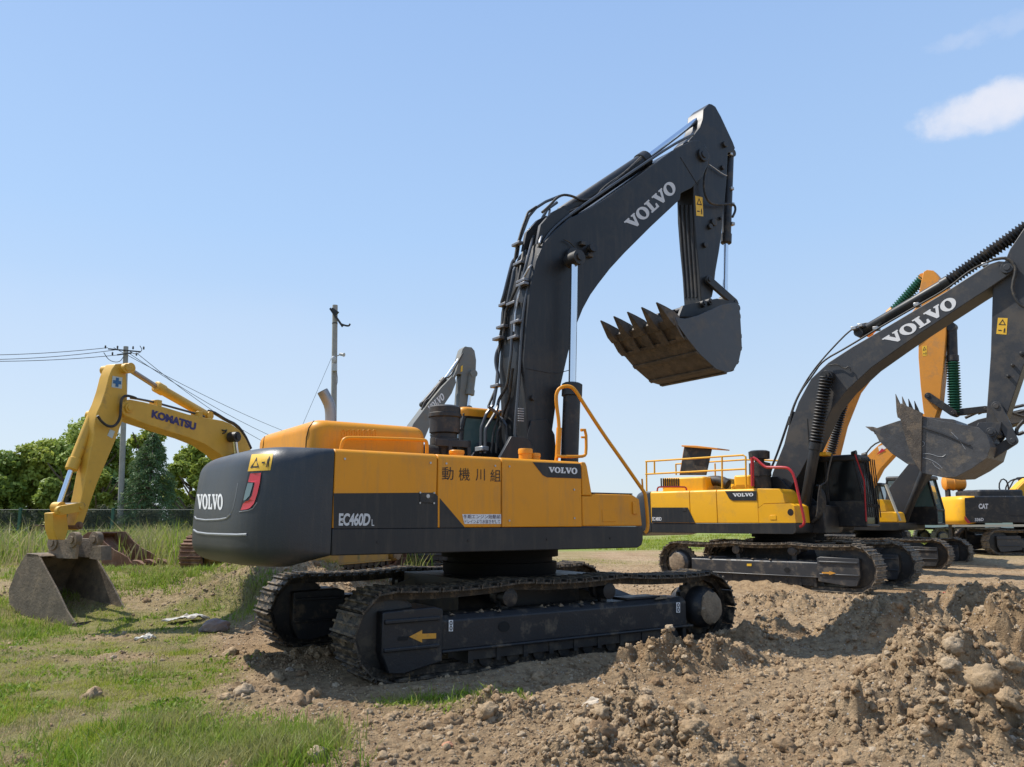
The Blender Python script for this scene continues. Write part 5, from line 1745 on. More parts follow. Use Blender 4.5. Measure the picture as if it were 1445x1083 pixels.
# D: orange machine behind B
rD, bD, sD = far_excavator(D, 'orange armed excavator directly behind the railed yellow one, green ribbed cylinder sleeves', ORG, GREY, TRK2, UND2,
    [(1128, 700), (1140, 640), (1155, 598), (1172, 560), (1205, 520), (1250, 482), (1296, 430), (1318, 405), (1330, 398), (1338, 405), (1336, 425), (1290, 468), (1235, 512), (1205, 552), (1186, 600), (1176, 640), (1160, 700)],
    [(1303, 384), (1308, 381), (1317, 382), (1325, 391), (1329, 400), (1335, 420), (1335, 470), (1331, 520), (1326, 570), (1318, 594), (1308, 600), (1303, 580), (1299, 545), (1296, 505), (1296, 450), (1297, 412)], ORG)
cylinder(rD, D, 'stick_cylinder', (1225, 470), (1262, 438), (1303, 392), 0, .13, .055, ORG, bellows=TEAL)
cylinder(rD, D, 'bucket_cylinder', (1343, 462), (1344.5, 511), (1348, 584), -.02, .14, .05, BLK, bellows=TEAL)
warn_sticker(D, -.231, [(1302, 503), (1308, 502), (1308, 488), (1301, 489)], sD, False)
for yy in (-.28, .28):
    link(sD, D, (1310, 559), (1345, 583), yy, .10, .04, BLK, 'guide_link')
link(rD, D, (1346, 583), (1392, 578), 0, .09, .12, BLK, 'bucket_link')
bkD = [(1232, 606), (1240, 622), (1258, 640), (1280, 655), (1320, 660), (1350, 640), (1362, 610), (1345, 592), (1300, 588), (1268, 594), (1256, 598)]
bucket(rD, D, D.xz(bkD, -.75), -.75, .75, 0, 7, None, BKT2, BKT2, 4, .26, (-.75, .35), strips=0, tooth_mat=WORN)
for yy in (-.5, .5):
    cylinder(rD, D, 'boom_cylinder', (1162, 700), (1172, 640), (1190, 570), yy, .12, .05, ORG, bellows=BLK)
# C3: charcoal boom, green glass cab
rC, bC, sC = far_excavator(C3, 'excavator with black boom and green glazed cab under the big scratched bucket', YEL2, GREY, TRK2, UND2,
    [(1240, 745), (1252, 692), (1286, 650), (1330, 615), (1380, 592), (1440, 578), (1490, 576), (1495, 590), (1440, 596), (1390, 612), (1340, 640), (1306, 672), (1280, 715), (1268, 745)],
    [(1470, 560), (1500, 560), (1530, 620), (1520, 700), (1505, 700), (1490, 620)], BOOM2, cab=True)
for yy in (-.5, .5):
    cylinder(rC, C3, 'boom_cylinder', (1272, 745), (1307, 658), (1322, 625), yy, .13, .06, BOOMM)
obj('rod_guard', tube_px(C3, [(1250, 684), (1270, 735)], -1.4, .05, 8, 0), mat('pale_paint', (.5, .47, .38), .5), rC)
for pts in ([(1362, 590), (1390, 577), (1410, 580), (1445, 572)], [(1380, 584), (1400, 576), (1430, 584), (1445, 580)], [(1400, 590), (1420, 580), (1445, 588)]):
    obj('hose', tube_px(C3, pts, -.5, .05, 8, 1), RUB, bC)
# H5: orange boom behind them
rH, bH, sH = far_excavator(H5, 'far orange excavator boom with a small red and white badge above the black cab', ORG, GREY, TRK2, UND2,
    [(1190, 720), (1205, 672), (1222, 645), (1240, 628), (1270, 605), (1300, 588), (1318, 592), (1300, 612), (1262, 640), (1242, 662), (1225, 695), (1218, 720)],
    [(1300, 585), (1320, 580), (1345, 640), (1350, 690), (1340, 690), (1325, 640)], ORG, hood=True)
decal('badge', SQ, [(1241, 638), (1252, 632), (1250, 626), (1239, 631)], H5, -.33, WHT, bH, .01)
decal('badge', tess([[(0, 0), (1, 0), (.6, 1)]]), [(1237, 642), (1250, 636), (1249, 631), (1238, 636)], H5, -.33, REDP, bH, .02)
obj('hose', tube_px(H5, [(1217, 655), (1222, 640), (1232, 628), (1245, 622)], -.3, .04, 8, 1), RUB, bH)
# E6: black and yellow machine at the right edge
rE, bE, sE = far_excavator(E6, 'black and yellow excavator with white numbers and red slash at the right edge', BLK, BLK, TRK2, UND2,
    [(1436, 720), (1436, 690), (1446, 680), (1475, 660), (1560, 600), (1600, 590), (1560, 640), (1480, 700), (1460, 725)],
    [(1590, 580), (1610, 590), (1600, 720), (1590, 720)], YEL2, hood=False, cab=True, cwmat=YEL2, sgn=-1)
be = px_poly('dark_side_panel', [[(1361, 703), (1424, 702), (1424, 737), (1369, 738), (1362, 728)]], E6, -1.5, BLK, rE, .015)
decal('lettering', word('CAT', .05), [(1380.5, 718.5), (1394, 718.5), (1394, 711), (1380.5, 711)], E6, -1.5, WHT, be, .03)
decal('lettering', word('336D', .03), [(1375, 736), (1387.5, 735.5), (1387.5, 731), (1375, 731.4)], E6, -1.5, WHT, be, .03)
px_poly('red_slash', [[(1360.5, 728), (1370, 738.5), (1365, 738.8), (1360.5, 733)]], E6, -1.5, REDP, be, .03)
decal('cream_strip', SQ, [(1343, 744), (1470, 743.5), (1470, 740), (1343, 741)], E6, -1.5, mat('cream', (.6, .55, .42), .5), be, .02)
obj('engine_top', round_box_rings(-2.7, -.9, -1.2, 1.0, 2.35, 2.62, .2, .1), BLK, rE)
for k, (pts) in enumerate(([(1413, 698), (1409, 685), (1414, 675), (1422, 680), (1424, 698)], [(1418, 700), (1420, 684), (1428, 677), (1440, 676)], [(1424, 690), (1432, 675), (1446, 674)])):
    obj('hose', tube_px(E6, pts, -.6 + .2 * k, .03, 8, 1), RUB, rE)
# orange tank behind the bucket
p = Frame((16.9, 31), 100, .0)
rt = Frame((19.6, 34.5), 100, .4)
rto = rt.empty('yellow_tank')
tag(rto, 'short orange cylindrical tank seen behind the bottom of the scratched bucket', 'tank')
ta, tb = rt.P(1331, 682, 0), rt.P(1361, 682, 0)
obj('tank_shell', MB().rings(ta, tb, [(0, .25), (.05, .31), (.4, .32), (.42, .34), (.46, .34), (.48, .32), (.93, .31), (1, .24)], 22), ORG, rto)
obj('tank_stand', MB().box(ta.x + .1, ta.x + .2, -.2, .2, 0, ta.z - .28).box(tb.x - .25, tb.x - .15, -.2, .2, 0, ta.z - .28), BLK, rto, .01)
# a dark low machine in the far row
# G8: grey boom seen over the hood
ZG = lambda pts: zq(560, 470, .194, pts)
rG, bG, sG = far_excavator(G8, 'distant excavator with a faded grey boom, seen between hood and front boom', YEL, GREY, TRK2, UND2,
    ZG([(60, 800), (120, 660), (240, 500), (330, 390), (400, 318), (425, 325), (432, 360), (400, 440), (330, 545), (240, 680), (190, 800)]),
    ZG([(478, 118), (492, 100), (545, 105), (566, 130), (578, 200), (574, 290), (548, 330), (545, 420), (530, 540), (440, 540), (452, 520), (462, 400), (470, 300), (440, 300), (415, 350), (405, 330), (430, 280)]), GBOOM, yb=-.30)
decal('lettering', SLAB, ZG([(240, 585), (350, 480), (330, 432), (222, 535)]), G8, -.30, WHT, bG, .01)
cylinder(rG, G8, 'stick_cylinder', ZG([(190, 520)])[0], ZG([(350, 335)])[0], ZG([(480, 150)])[0], 0, .10, .05, BLK)
cylinder(rG, G8, 'bucket_cylinder', ZG([(548, 300)])[0], ZG([(528, 455)])[0], ZG([(515, 560)])[0], -.24, .14, .07, GBOOM)
px_poly('yellow_mark', [ZG([(462, 285), (476, 280), (478, 235), (464, 245)])], G8, -.21, STK, sG, .02)
for yy in (-.16, .16):
    obj('stick_head_plate', MB().prism(G8.xz(ZG([(485, 110), (500, 98), (515, 110), (512, 200), (500, 290), (480, 290), (490, 200)]), yy), yy - .03, yy + .03), GBOOM, sG, .006)
obj('hose', tube_px(G8, ZG([(180, 560), (210, 490), (240, 480), (340, 330), (390, 320), (430, 240), (480, 150)]), -.3, .03, 8, 1), RUB, bG)

# ---- K: worn yellow machine on the left
rK = K.empty('crawler_excavator')
tag(rK, 'worn yellow excavator at left, stick down and its old bucket resting on the grass', 'excavator', 'excavators parked in the dirt yard')
undercarriage(rK, 1, -2.2, 2.1, 0, 2.3, .60, .85, RUST, mat('worn_dark_yellow', (.35, .20, .04), .6, dirt=DUST, dirt_amt=.7), shoes=40, low=True)
obj('platform', MB().box(-2.3, 1.5, -1.25, 1.3, .95, 1.25), GREY, rK, .02)
obj('rear_body', round_box_rings(-2.6, -.6, -1.25, 1.25, 1.25, 1.95, .2, .08), KYEL, rK)
obj('side_box', round_box_rings(-.5, 1.2, -1.25, -.5, 1.25, 1.9, .1, .05), KYEL, rK)
ZKs = lambda pts: zq(60, 490, .194, pts)
ZKb = lambda pts: zq(200, 560, .1384, pts)
ZKk = lambda pts: zq(0, 690, .1939, pts)
boomK = box_boom('boom', rK, K.xz([(176, 587), (171, 580), (171, 573), (174, 567.6), (184, 564), (203, 567.6), (233, 575), (266, 585), (291, 590), (315, 594), (327, 599), (338, 607), (347, 619.5), (354, 635), (362, 665), (368, 720), (345, 720), (338, 680), (325, 655), (308, 639.6), (291, 628), (266, 618), (233, 608), (200, 597)], .25), -.10, .25, KYEL, .014)
stickK = box_boom('stick', rK, K.xz([(176, 513), (163, 514), (158, 522), (154, 532), (149, 552), (143, 570), (137, 583), (133, 600), (132.8, 614), (127, 640), (116, 700), (106, 742), (110, 749), (118, 738), (137, 683), (163, 622), (177, 583), (180, 560), (178, 527)], .19), -.03, .19, KYEL, .012)
decal('lettering', word('KOMATSU', .06, 1.0), ((213.2, 589.5), (275.6, 608), (277, 597), (214.6, 578.2)), K, .25, NAVY, boomK, .006)
wk = decal('service_sticker', SQ, ((157, 546.6), (171.5, 549), (172.5, 533), (158.5, 530.7)), K, .19, mat('pale_sticker', (.5, .55, .5), .5), stickK, .005)
decal('blue_cross', tess([[(.35, .1), (.65, .1), (.65, .35), (.9, .35), (.9, .65), (.65, .65), (.65, .9), (.35, .9), (.35, .65), (.1, .65), (.1, .35), (.35, .35)]]), ((157, 546.6), (171.5, 549), (172.5, 533), (158.5, 530.7)), K, .19, mat('blue_print', (.02, .12, .28), .5), wk, .009)
decal('small_sticker', SQ, ((151, 615), (158, 619), (162, 609), (155, 606)), K, .19, mat('pale_sticker', (.5, .55, .5), .5), stickK, .005)
cylinder(rK, K, 'stick_cylinder', (292, 587), (219, 545), (180, 520), 0, .085, .045, KYEL, rod=mat('dull_rod', (.35, .28, .22), .4, metal=.6))
cylinder(rK, K, 'bucket_cylinder', (131, 586), (100, 664), (82, 716), .0, .08, .04, KYEL)
cylinder(rK, K, 'boom_cylinder', (336, 665), (333, 640), (330, 617), .38, .09, .05, BLK)
pins('boom_pin', boomK, K, [(330, 617)], -.3, .30, .07, KYEL)
for e in ((183, 576), (180, 520)):
    pins('stick_pin', boomK, K, [e], -.27, .28, .08, KYEL)
obj('hose', tube_px(K, ZKs([(680, 372), (650, 360), (600, 352), (572, 380), (568, 440), (565, 520), (530, 575), (480, 580), (430, 545), (400, 500)]), .27, .022, 8, 2), RUB, stickK)
obj('hydraulic_pipe', tube_px(K, ZKs([(640, 370), (700, 378), (800, 400)]) + ZKb([(0, 30), (120, 55), (300, 105), (520, 165), (640, 205)]), .15, .02, 8, 1), PIPE, boomK)
obj('hose', tube_px(K, ZKb([(680, 150), (730, 160), (780, 190), (860, 240), (960, 285), (1040, 380), (1110, 530)]), .0, .035, 8, 1), RUB, boomK)
obj('grease_block', tube_px(K, ZKb([(820, 340), (850, 350), (870, 335), (850, 370), (825, 375)]), .27, .012, 6, 1), RUB, boomK)
for x, y in ((120, 62), (540, 175)):
    p = K.P(*ZKb([(x, y)])[0], .1)
    obj('pipe_clamp', MB().box(p.x - .05, p.x + .05, .05, .25, p.z - .08, p.z + .04), KYEL, boomK, .01)
for yy in (-.24, .24):
    link(stickK, K, (84, 721), (113, 716), yy, .07, .03, KYEL, 'guide_link')
obj('bucket_link', MB().prism(K.xz([(74, 724), (94, 722), (97, 746), (92, 762), (80, 762), (75, 748)], .15), -.03, .15), KYEL, rK, .012)
pins('link_pin', stickK, K, [(116, 715)], -.25, .25, .06, BLK)
pins('link_pin', stickK, K, [(113, 742)], -.22, .22, .06, RUST)
g0 = gnd(60, 884)
KB = Frame((g0.x, g0.y), 117)
mk = MB
kb_pts = [(107, 882), (84, 889), (60, 888), (43, 882), (28, 869), (13, 853), (12, 833), (22, 806), (37, 781), (54, 783), (60, 795), (80, 832), (94, 862)]
# the bucket is built in its own turned frame, then parented with the machine
turn = K.M.to_4x4(); turn.translation = K.o
rel = turn.inverted() @ (Matrix.Translation(KB.o) @ KB.M.to_4x4())
kbroot = bpy.data.objects.new('bucket_coupler', MB().prism([(.40, 1.02), (.44, 1.22), (.66, 1.22), (.70, 1.0)], .40, .58).mesh('bucket_coupler'))
kbroot.data.materials.append(KBKT)
COL.objects.link(kbroot)
kbroot.parent = rK
kbroot.matrix_local = rel
bucket(kbroot, KB, KB.xz(kb_pts, 0), 0, .98, 0, 8, None, KBKT, KBKT, 0, .2, None, strips=0, thick=.03)
obj('bucket_top', MB().prism(KB.xz([(37, 781), (54, 783), (56, 786), (38, 786)], 0), 0, .98), KBKT, kbroot, .008)
for ypl in (.30, .68):
    ea = MB()
    for (x, y) in ((73, 766), (101, 762)):
        p = KB.P(x, y, .25)
        ea.rings((p.x, ypl - .05, p.z), (p.x, ypl + .05, p.z), [(0, .10), (.01, .125), (.99, .125), (1, .10)], 20)
        ea.cyl((p.x, ypl - .07, p.z), (p.x, ypl - .05, p.z), .06, seg=14)
    p, q = KB.P(73, 766, .25), KB.P(101, 762, .25)
    ea.box(p.x - .10, q.x + .10, ypl - .025, ypl + .025, p.z - .25, p.z + .06)
    obj('bucket_ear', ea, KBKT, kbroot, .006)

# ---- the second old bucket lying behind
q = gnd(150, 812, .46)
RB = Frame((q.x, q.y), 105, .46)
rb_ = RB.empty('excavator_bucket')
tag(rb_, 'loose rusty bucket tipped over behind the resting yellow excavator bucket', 'bucket')
bkR = ZKk([(985, 548), (930, 575), (840, 600), (790, 612), (700, 470), (620, 395), (590, 350), (640, 315), (700, 315), (760, 390), (830, 445), (880, 470), (930, 500), (950, 535)])
bucket(rb_, RB, RB.xz(bkR, 0), 0, .9, 0, 7, None, RUST, RUST, 3, .18, (1, -.1), strips=2)
# rusty frame by the fence
q = gnd(52, 790, .35)
FX = Frame((q.x, q.y), 95, .35)
fo = FX.empty('steel_frame')
tag(fo, 'small rust red steel box frame standing in weeds left of the bucket', 'steel frame')
a, b = FX.P(43, 766, 0), FX.P(60, 741, 0)
m = MB()
for c in ((a.x, a.x + .05, 0, .3, a.z, b.z), (b.x - .05, b.x, 0, .3, a.z, b.z), (a.x, b.x, 0, .3, b.z - .05, b.z), (a.x, b.x, 0, .3, a.z, a.z + .05)):
    m.box(*c)
obj('box_frame', m, mat('red_brown_paint', (.13, .05, .04), .7), fo, .004)
obj('stand', MB().box(a.x - .25, a.x - .1, 0, .15, -.3, b.z - .1), BLK, fo, .01)

# ================================================================ TREES, FENCE, POLES, STONES
def atY(px, py, Y):
    d = px_ray(px, py)
    return Vector((0, 0, EYE)) + d * (Y / d.y)
def leaf_cloud(name, blobs, n, size, seed, droop=0.0, gap=.35, shell=.55, aspect=1.0, tintoff=0.0):
    """many small leaf faces spread through a union of lumpy blobs (cx, cy, cz, rx, ry, rz)"""
    g = np.random.default_rng(seed)
    bl = np.array(blobs, float)
    vol = (bl[:, 3] * bl[:, 4] * bl[:, 5]) ** .75
    k = g.choice(len(bl), n, p=vol / vol.sum())
    d = g.normal(size=(n, 3)); d /= np.linalg.norm(d, axis=1)[:, None]
    rad = shell + (1 - shell) * g.random(n) ** .6
    lump = 1 + .30 * (fbm(d[:, 0] * 3 + k * 7, d[:, 1] * 3 + d[:, 2] * 4, 1.0, 3, seed) - .5) * 2
    p = bl[k, :3] + d * bl[k, 3:] * (rad * lump)[:, None]
    # gaps between twigs
    f = fbm(p[:, 0] * 1.3 + p[:, 2] * .9, p[:, 1] * 1.3 - p[:, 2] * 1.1, .55, 3, seed + 5)
    keep = f > gap
    p, d, k = p[keep], d[keep], k[keep]
    n = len(p)
    s = size * (.6 + .8 * g.random(n))
    nrm = d * .6 + g.normal(size=(n, 3)) * .6 + np.array([0, 0, .35])
    nrm /= np.linalg.norm(nrm, axis=1)[:, None]
    t = np.cross(nrm, g.normal(size=(n, 3))); t /= np.linalg.norm(t, axis=1)[:, None]
    b = np.cross(nrm, t)
    t = t * (s * aspect)[:, None]; b = b * (s * .55)[:, None]
    V = np.stack([p - t, p - b * 1.0 - t * .1, p + t, p + b * 1.0 + t * .1], 1)
    V[:, 2, 2] -= droop * s; 
    V = V.reshape(-1, 3)
    o = np.arange(n) * 4
    cl = (np.sin(k * 12.9898) * 43758.5) % 1.0
    tn = np.clip(.25 * cl + .45 * fbm(p[:, 0], p[:, 1] + p[:, 2], .9, 2, seed + 9) + .35 * g.random(n) + tintoff, 0, 1)
    return np_mesh(name, V, [np.stack([o, o + 1, o + 2, o + 3], 1)], {'tint': np.repeat(tn, 4)}, smooth=False)
LEAF_A = tint_material('leaves_mid', [(0, (.11, .16, .03)), (.5, (.24, .32, .06)), (1, (.38, .44, .11))], .55, .35)
LEAF_B = tint_material('leaves_bright', [(0, (.16, .21, .03)), (.5, (.30, .36, .06)), (1, (.45, .48, .11))], .55, .4)
LEAF_C = tint_material('leaves_conifer', [(0, (.045, .09, .038)), (.5, (.10, .17, .065)), (1, (.20, .27, .11))], .6, .2)
LEAF_D = tint_material('leaves_dry', [(0, (.04, .05, .03)), (.5, (.08, .09, .05)), (1, (.16, .16, .09))], .7, .3)
def trunk_mesh(h, r, limbs, seed, lean=0.0):
    g = random.Random(seed)
    m = MB()
    pts = [Vector((lean * h * t * t + .1 * sin(3 * t + seed), .08 * cos(4 * t + seed), h * t)) for t in [0, .2, .4, .6, .8, 1.0]]
    m.tube(pts, [r * 1.25, r, r * .85, r * .7, r * .5, r * .3], 9, 0)
    for k in range(limbs):
        t = .35 + .6 * k / limbs
        p = pts[0].lerp(pts[-1], t)
        a = g.uniform(0, 2 * pi); L = h * g.uniform(.28, .45)
        e = p + Vector((cos(a) * L * .8, sin(a) * L * .8, L * .75))
        mid = p.lerp(e, .5) + Vector((0, 0, -.05 * h))
        m.tube([p, mid, e], [r * .42, r * .3, r * .12], 6, 1)
    return m
def broad_tree(name, label, x, y, h, w_, seed, leaf, n=15000, size=.13, low=.12, group='trees beyond the green fence', cat='tree', gap=.36, dens=14):
    z = ground_z(x, y)
    e = bpy.data.objects.new(name, None); COL.objects.link(e); e.location = (x, y, z)
    tag(e, label, cat, group)
    g = random.Random(seed)
    blobs = []
    for k in range(dens):
        a = g.uniform(0, 2 * pi); q = g.random()
        zz = h * (low + (1 - low) * (k + .5) / dens) * .92
        prof = sin(pi * min(1, max(.08, (zz / h - low * .5) * .98))) ** .6
        rr_ = w_ / 2 * prof * g.uniform(.25, .70)
        br = w_ * g.uniform(.15, .26)
        blobs.append((cos(a) * rr_, sin(a) * rr_, min(zz, h - br * .75), br, br, br * g.uniform(.65, .9)))
    me = leaf_cloud('crown', blobs, n, size, seed, gap=gap, shell=.35)
    obj('crown', me, leaf, e)
    obj('trunk', trunk_mesh(h * .8, .05 + h * .018, 7, seed), BARK, e)
    return e
def conifer(name, label, x, y, h, w_, seed, leaf, n=26000):
    z = ground_z(x, y)
    e = bpy.data.objects.new(name, None); COL.objects.link(e); e.location = (x, y, z)
    tag(e, label, 'tree', 'trees beyond the green fence')
    g = np.random.default_rng(seed)
    P, Tn = [], []
    nb = 95
    br = MB()
    V, TT = [], []
    for k in range(nb):
        t = (k + .5) / nb
        zz = h * (.06 + .90 * t)
        R_ = w_ / 2 * (1 - t) ** .72 * g.uniform(.75, 1.12) + .12
        a = k * 2.399 + g.uniform(-.4, .4)
        m_ = int(n / nb * (R_ / (w_ / 2)) ** 1.0) + 60
        s = g.random(m_) ** .65
        drop = .42 * R_ * s ** 1.8 - .10 * R_ * s
        wd = .26 * R_ * np.sin(np.pi * np.clip(s, .05, .97)) ** .5 + .06
        lat = g.uniform(-1, 1, m_) * wd
        hang = -np.abs(g.normal(0, .13, m_)) * (.3 + s)
        px_ = cos(a) * s * R_ - sin(a) * lat
        py_ = sin(a) * s * R_ + cos(a) * lat
        pz_ = zz - drop + hang
        p = np.stack([px_, py_, pz_], 1)
        d = np.stack([np.cos(a) * np.ones(m_) * .6 + g.normal(0, .45, m_), np.sin(a) * np.ones(m_) * .6 + g.normal(0, .45, m_), -.55 + g.normal(0, .35, m_)], 1)
        d /= np.linalg.norm(d, axis=1)[:, None]
        sd = np.cross(d, g.normal(size=(m_, 3))); sd /= np.linalg.norm(sd, axis=1)[:, None]
        L = .11 * (.6 + .8 * g.random(m_))
        V.append(np.stack([p - sd * .02, p + sd * .02, p + d * L[:, None] + sd * .012, p + d * L[:, None] - sd * .012], 1).reshape(-1, 3))
        TT.append(np.repeat(np.clip(.25 + .5 * s * g.random(m_) + .25 * g.random(), 0, 1), 4))
        br.tube([(0, 0, zz), (cos(a) * R_ * .5, sin(a) * R_ * .5, zz - .04 * R_), (cos(a) * R_ * .95, sin(a) * R_ * .95, zz - .34 * R_)], [.035, .025, .01], 5, 0)
    V = np.concatenate(V); T_ = np.concatenate(TT)
    o = np.arange(len(V) // 4) * 4
    obj('crown', np_mesh('crown', V, [np.stack([o, o + 1, o + 2, o + 3], 1)], {'tint': T_}, smooth=False), leaf, e)
    br.tube([(0, 0, 0), (0, 0, h * .5), (0, 0, h * .98)], [.16, .10, .02], 8, 0)
    obj('trunk', br, BARK, e)
    return e
def topz(py, Y, px=100):
    return atY(px, py, Y).z
def tree_px(fn, label, px, ptop, wpx, Y, seed, leaf, **k):
    c = atY(px, 730, Y)
    h = atY(px, ptop, Y).z - ground_z(c.x, c.y)
    return fn(k.pop('name', 'broadleaf_tree'), label, c.x, c.y, h, wpx / 1108 * Y, seed, leaf, **k)
tree_px(broad_tree, 'leafy tree cut off by the left edge of the photo', -25, 628, 110, 41, 1, LEAF_A, n=17000)
tree_px(broad_tree, 'second tree from the left edge, loose yellow green crown beyond the fence', 42, 618, 105, 43, 2, LEAF_B, n=17000)
tree_px(broad_tree, 'tallest broad leafed tree, rising behind the yellow stick', 112, 585, 125, 45, 3, LEAF_A, n=24000, dens=18)
tree_px(broad_tree, 'dark dense round tree standing just left of the yellow stick', 92, 628, 80, 40, 4, LEAF_A, n=15000)
tree_px(broad_tree, 'bright green bush low behind the fence below the yellow stick', 140, 655, 55, 39, 5, LEAF_B, n=8000)
tree_px(broad_tree, 'tree behind the concrete pole, its top beside the yellow boom', 200, 598, 85, 48, 6, LEAF_B, n=15000)
tree_px(conifer, 'dark drooping cedar with feathery branches right of the concrete pole', 207, 603, 128, 39, 7, LEAF_C, name='conifer')
tree_px(broad_tree, 'light green tree to the right of the dark cedar', 268, 624, 85, 44, 8, LEAF_B, n=16000)
tree_px(broad_tree, 'tree partly hidden by the black rear of the front excavator', 325, 632, 90, 46, 9, LEAF_A, n=14000)
tree_px(broad_tree, 'yellowish leafy top of a vine covered stump by the black counterweight', 279, 640, 42, 37, 10, LEAF_B, n=8000, size=.10)
tree_px(broad_tree, 'small dark bush in the gap between cedar and fence corner', 160, 668, 60, 40.5, 12, LEAF_C, n=8000)
tree_px(broad_tree, 'leafy tree filling the row behind the two leftmost crowns', 5, 640, 120, 48, 13, LEAF_A, n=14000)
tree_px(broad_tree, 'far tree mostly hidden behind the black counterweight', 400, 660, 120, 47, 14, LEAF_A, n=9000)

# fence
FY = 35.5
fx0, fx1 = -27.0, -2.0
fe = bpy.data.objects.new('wire_fence', None); COL.objects.link(fe); fe.location = ((fx0 + fx1) / 2, FY, ground_z(-14, FY))
tag(fe, 'long green wire mesh fence with climbing plants below the trees', 'fence')
fz = fe.location.z
ftop = atY(158, 719, FY).z - fz
def lw(m, a, b, w_=.006):
    m.add([(a[0], -w_, a[1]), (a[0], w_, a[1] + .001), (b[0], w_, b[1] + .001), (b[0], -w_, b[1])], [(0, 1, 2, 3)])
wm = MB()
L = fx1 - fx0
st = .11
x = -ftop
while x < L:
    for a, b in (((x, 0), (x + ftop, ftop)), ((x + ftop, 0), (x, ftop))):
        a_, b_ = (a[0] - L / 2, a[1]), (b[0] - L / 2, b[1])
        wm.add([(a_[0], 0, a_[1]), (a_[0] + .016, 0, a_[1]), (b_[0] + .016, .004, b_[1]), (b_[0], .004, b_[1])], [(0, 1, 2, 3)])
    x += st
obj('wire_mesh', wm, mat('mesh_wire', (.035, .055, .045), .6), fe)
for zz in (.02, ftop * .5, ftop - .02):
    obj('fence_rail', MB().cyl((-L / 2, 0, zz), (L / 2, 0, zz), .015, seg=6), mat('mesh_wire', (.07, .10, .085), .5), fe)
k = 0
px158 = atY(158, 740, FY).x - fe.location.x
xx = px158
while xx > -L / 2:
    xx -= 4.2
while xx < L / 2:
    if xx > -L / 2:
        obj('fence_post', MB().box(xx - .055, xx + .055, -.055, .055, -.3, ftop + .06), GRN, fe, .008)
    xx += 4.2
vb = []
g_ = random.Random(4)
for k in range(150):
    t = g_.random()
    vb.append((fx0 + L * t, FY + .30 + g_.uniform(-.05, .35), fz + ftop * g_.uniform(.0, .95), .45, .14, .34))
tag(obj('climbing_vines', leaf_cloud('climbing_vines', vb, 80000, .05, 44, gap=.34, shell=.1), LEAF_D), 'grey green creepers tangled along the wire fence', None, None, 'stuff')
# tall weeds in front of the fence
def tall_w(x, y):
    return sstep(-2, -4.5, x) * (y > 17) * sstep(.30, .5, fbm(x, y, 1.4, 3, 401)) * sstep(16, 26, y) * (machine_flat(x, y) > .2)
tag(obj('tall_weeds', blades('tall_weeds', 13000, 17, 35.2, tall_w, .15, 1.0, .010, 15, per=4, spread=.10, lean=.6, tint=(.35, 1)), WEEDM), 'tall weeds growing up to the wire fence', None, None, 'stuff')

# poles and cables
def utility_pole(px, ptop, Y, r, label, base_z=None, arms=True):
    c = atY(px, 730, Y)
    z0_ = ground_z(c.x, c.y)
    h = atY(px, ptop, Y).z - z0_
    e = bpy.data.objects.new('utility_pole', None); COL.objects.link(e); e.location = (c.x, c.y, z0_)
    tag(e, label, 'pole')
    obj('shaft', MB().cyl((0, 0, -.3), (0, 0, h), r * 1.25, r, seg=18), CONC, e)
    return e, h
P1, h1 = utility_pole(172.5, 489, 38, .115, 'concrete utility pole rising above the trees behind the yellow excavator')
P1.rotation_euler = (0, radians(-3.2), 0)
def arm(e, z, L_, ang, w_=.04):
    return obj('crossarm', MB().obox((0, -.12, z), Vector((cos(ang) * L_ / 2, sin(ang) * L_ / 2, 0)), Vector((0, w_, 0)), Vector((0, 0, w_))), BLK, e)
arm(P1, h1 - .22, 1.5, .7, .03)
arm(P1, h1 - .40, .9, -.3, .03)
for dx, dz in ((-.8, -.15), (-.3, -.15), (.35, -.15), (.8, -.15), (-.5, -.48), (.5, -.48)):
    obj('insulator', MB().rings((dx, -.12 + dx * .4, h1 + dz), (dx, -.12 + dx * .4, h1 + dz + .16), [(0, .03), (.3, .05), (.5, .03), (.7, .05), (1, .02)], 8), WIRE, e if False else P1)
obj('jumper_cable', MB().tube([(-1.0, -.2, h1 - .3), (-.7, -.2, h1 - .75), (-.2, -.2, h1 - .85), (0, -.2, h1 - .55)], .018, 5, 2), WIRE, P1)
obj('jumper_cable', MB().tube([(.3, -.2, h1 - .3), (.6, -.2, h1 - .5), (.95, -.2, h1 - .3), (.8, -.2, h1 - .05)], .018, 5, 2), WIRE, P1)
P3, h3 = utility_pole(560, 646, 88, .14, 'far utility pole behind the front excavator, carrying the cables')
arm(P3, h3 - .2, 2.0, .3)
PL4, h4 = utility_pole(-330, 452, 34, .12, 'utility pole outside the left edge of the photo carrying cables')
def cable(a, b, sag, label, group, r=.016):
    a, b = Vector(a), Vector(b)
    pts = [a.lerp(b, t) + Vector((0, 0, -sag * 4 * t * (1 - t))) for t in [k / 24 for k in range(25)]]
    o = obj('power_cable', MB().tube([p - a for p in pts], r, 5, 0), WIRE)
    o.location = a
    tag(o, label, 'cable', group)
bpy.context.view_layer.update()
t1 = P1.location + Vector((-sin(radians(3.2)) * h1, 0, -h1 * (1 - cos(radians(3.2))))); t3 = P3.location; t4 = PL4.location
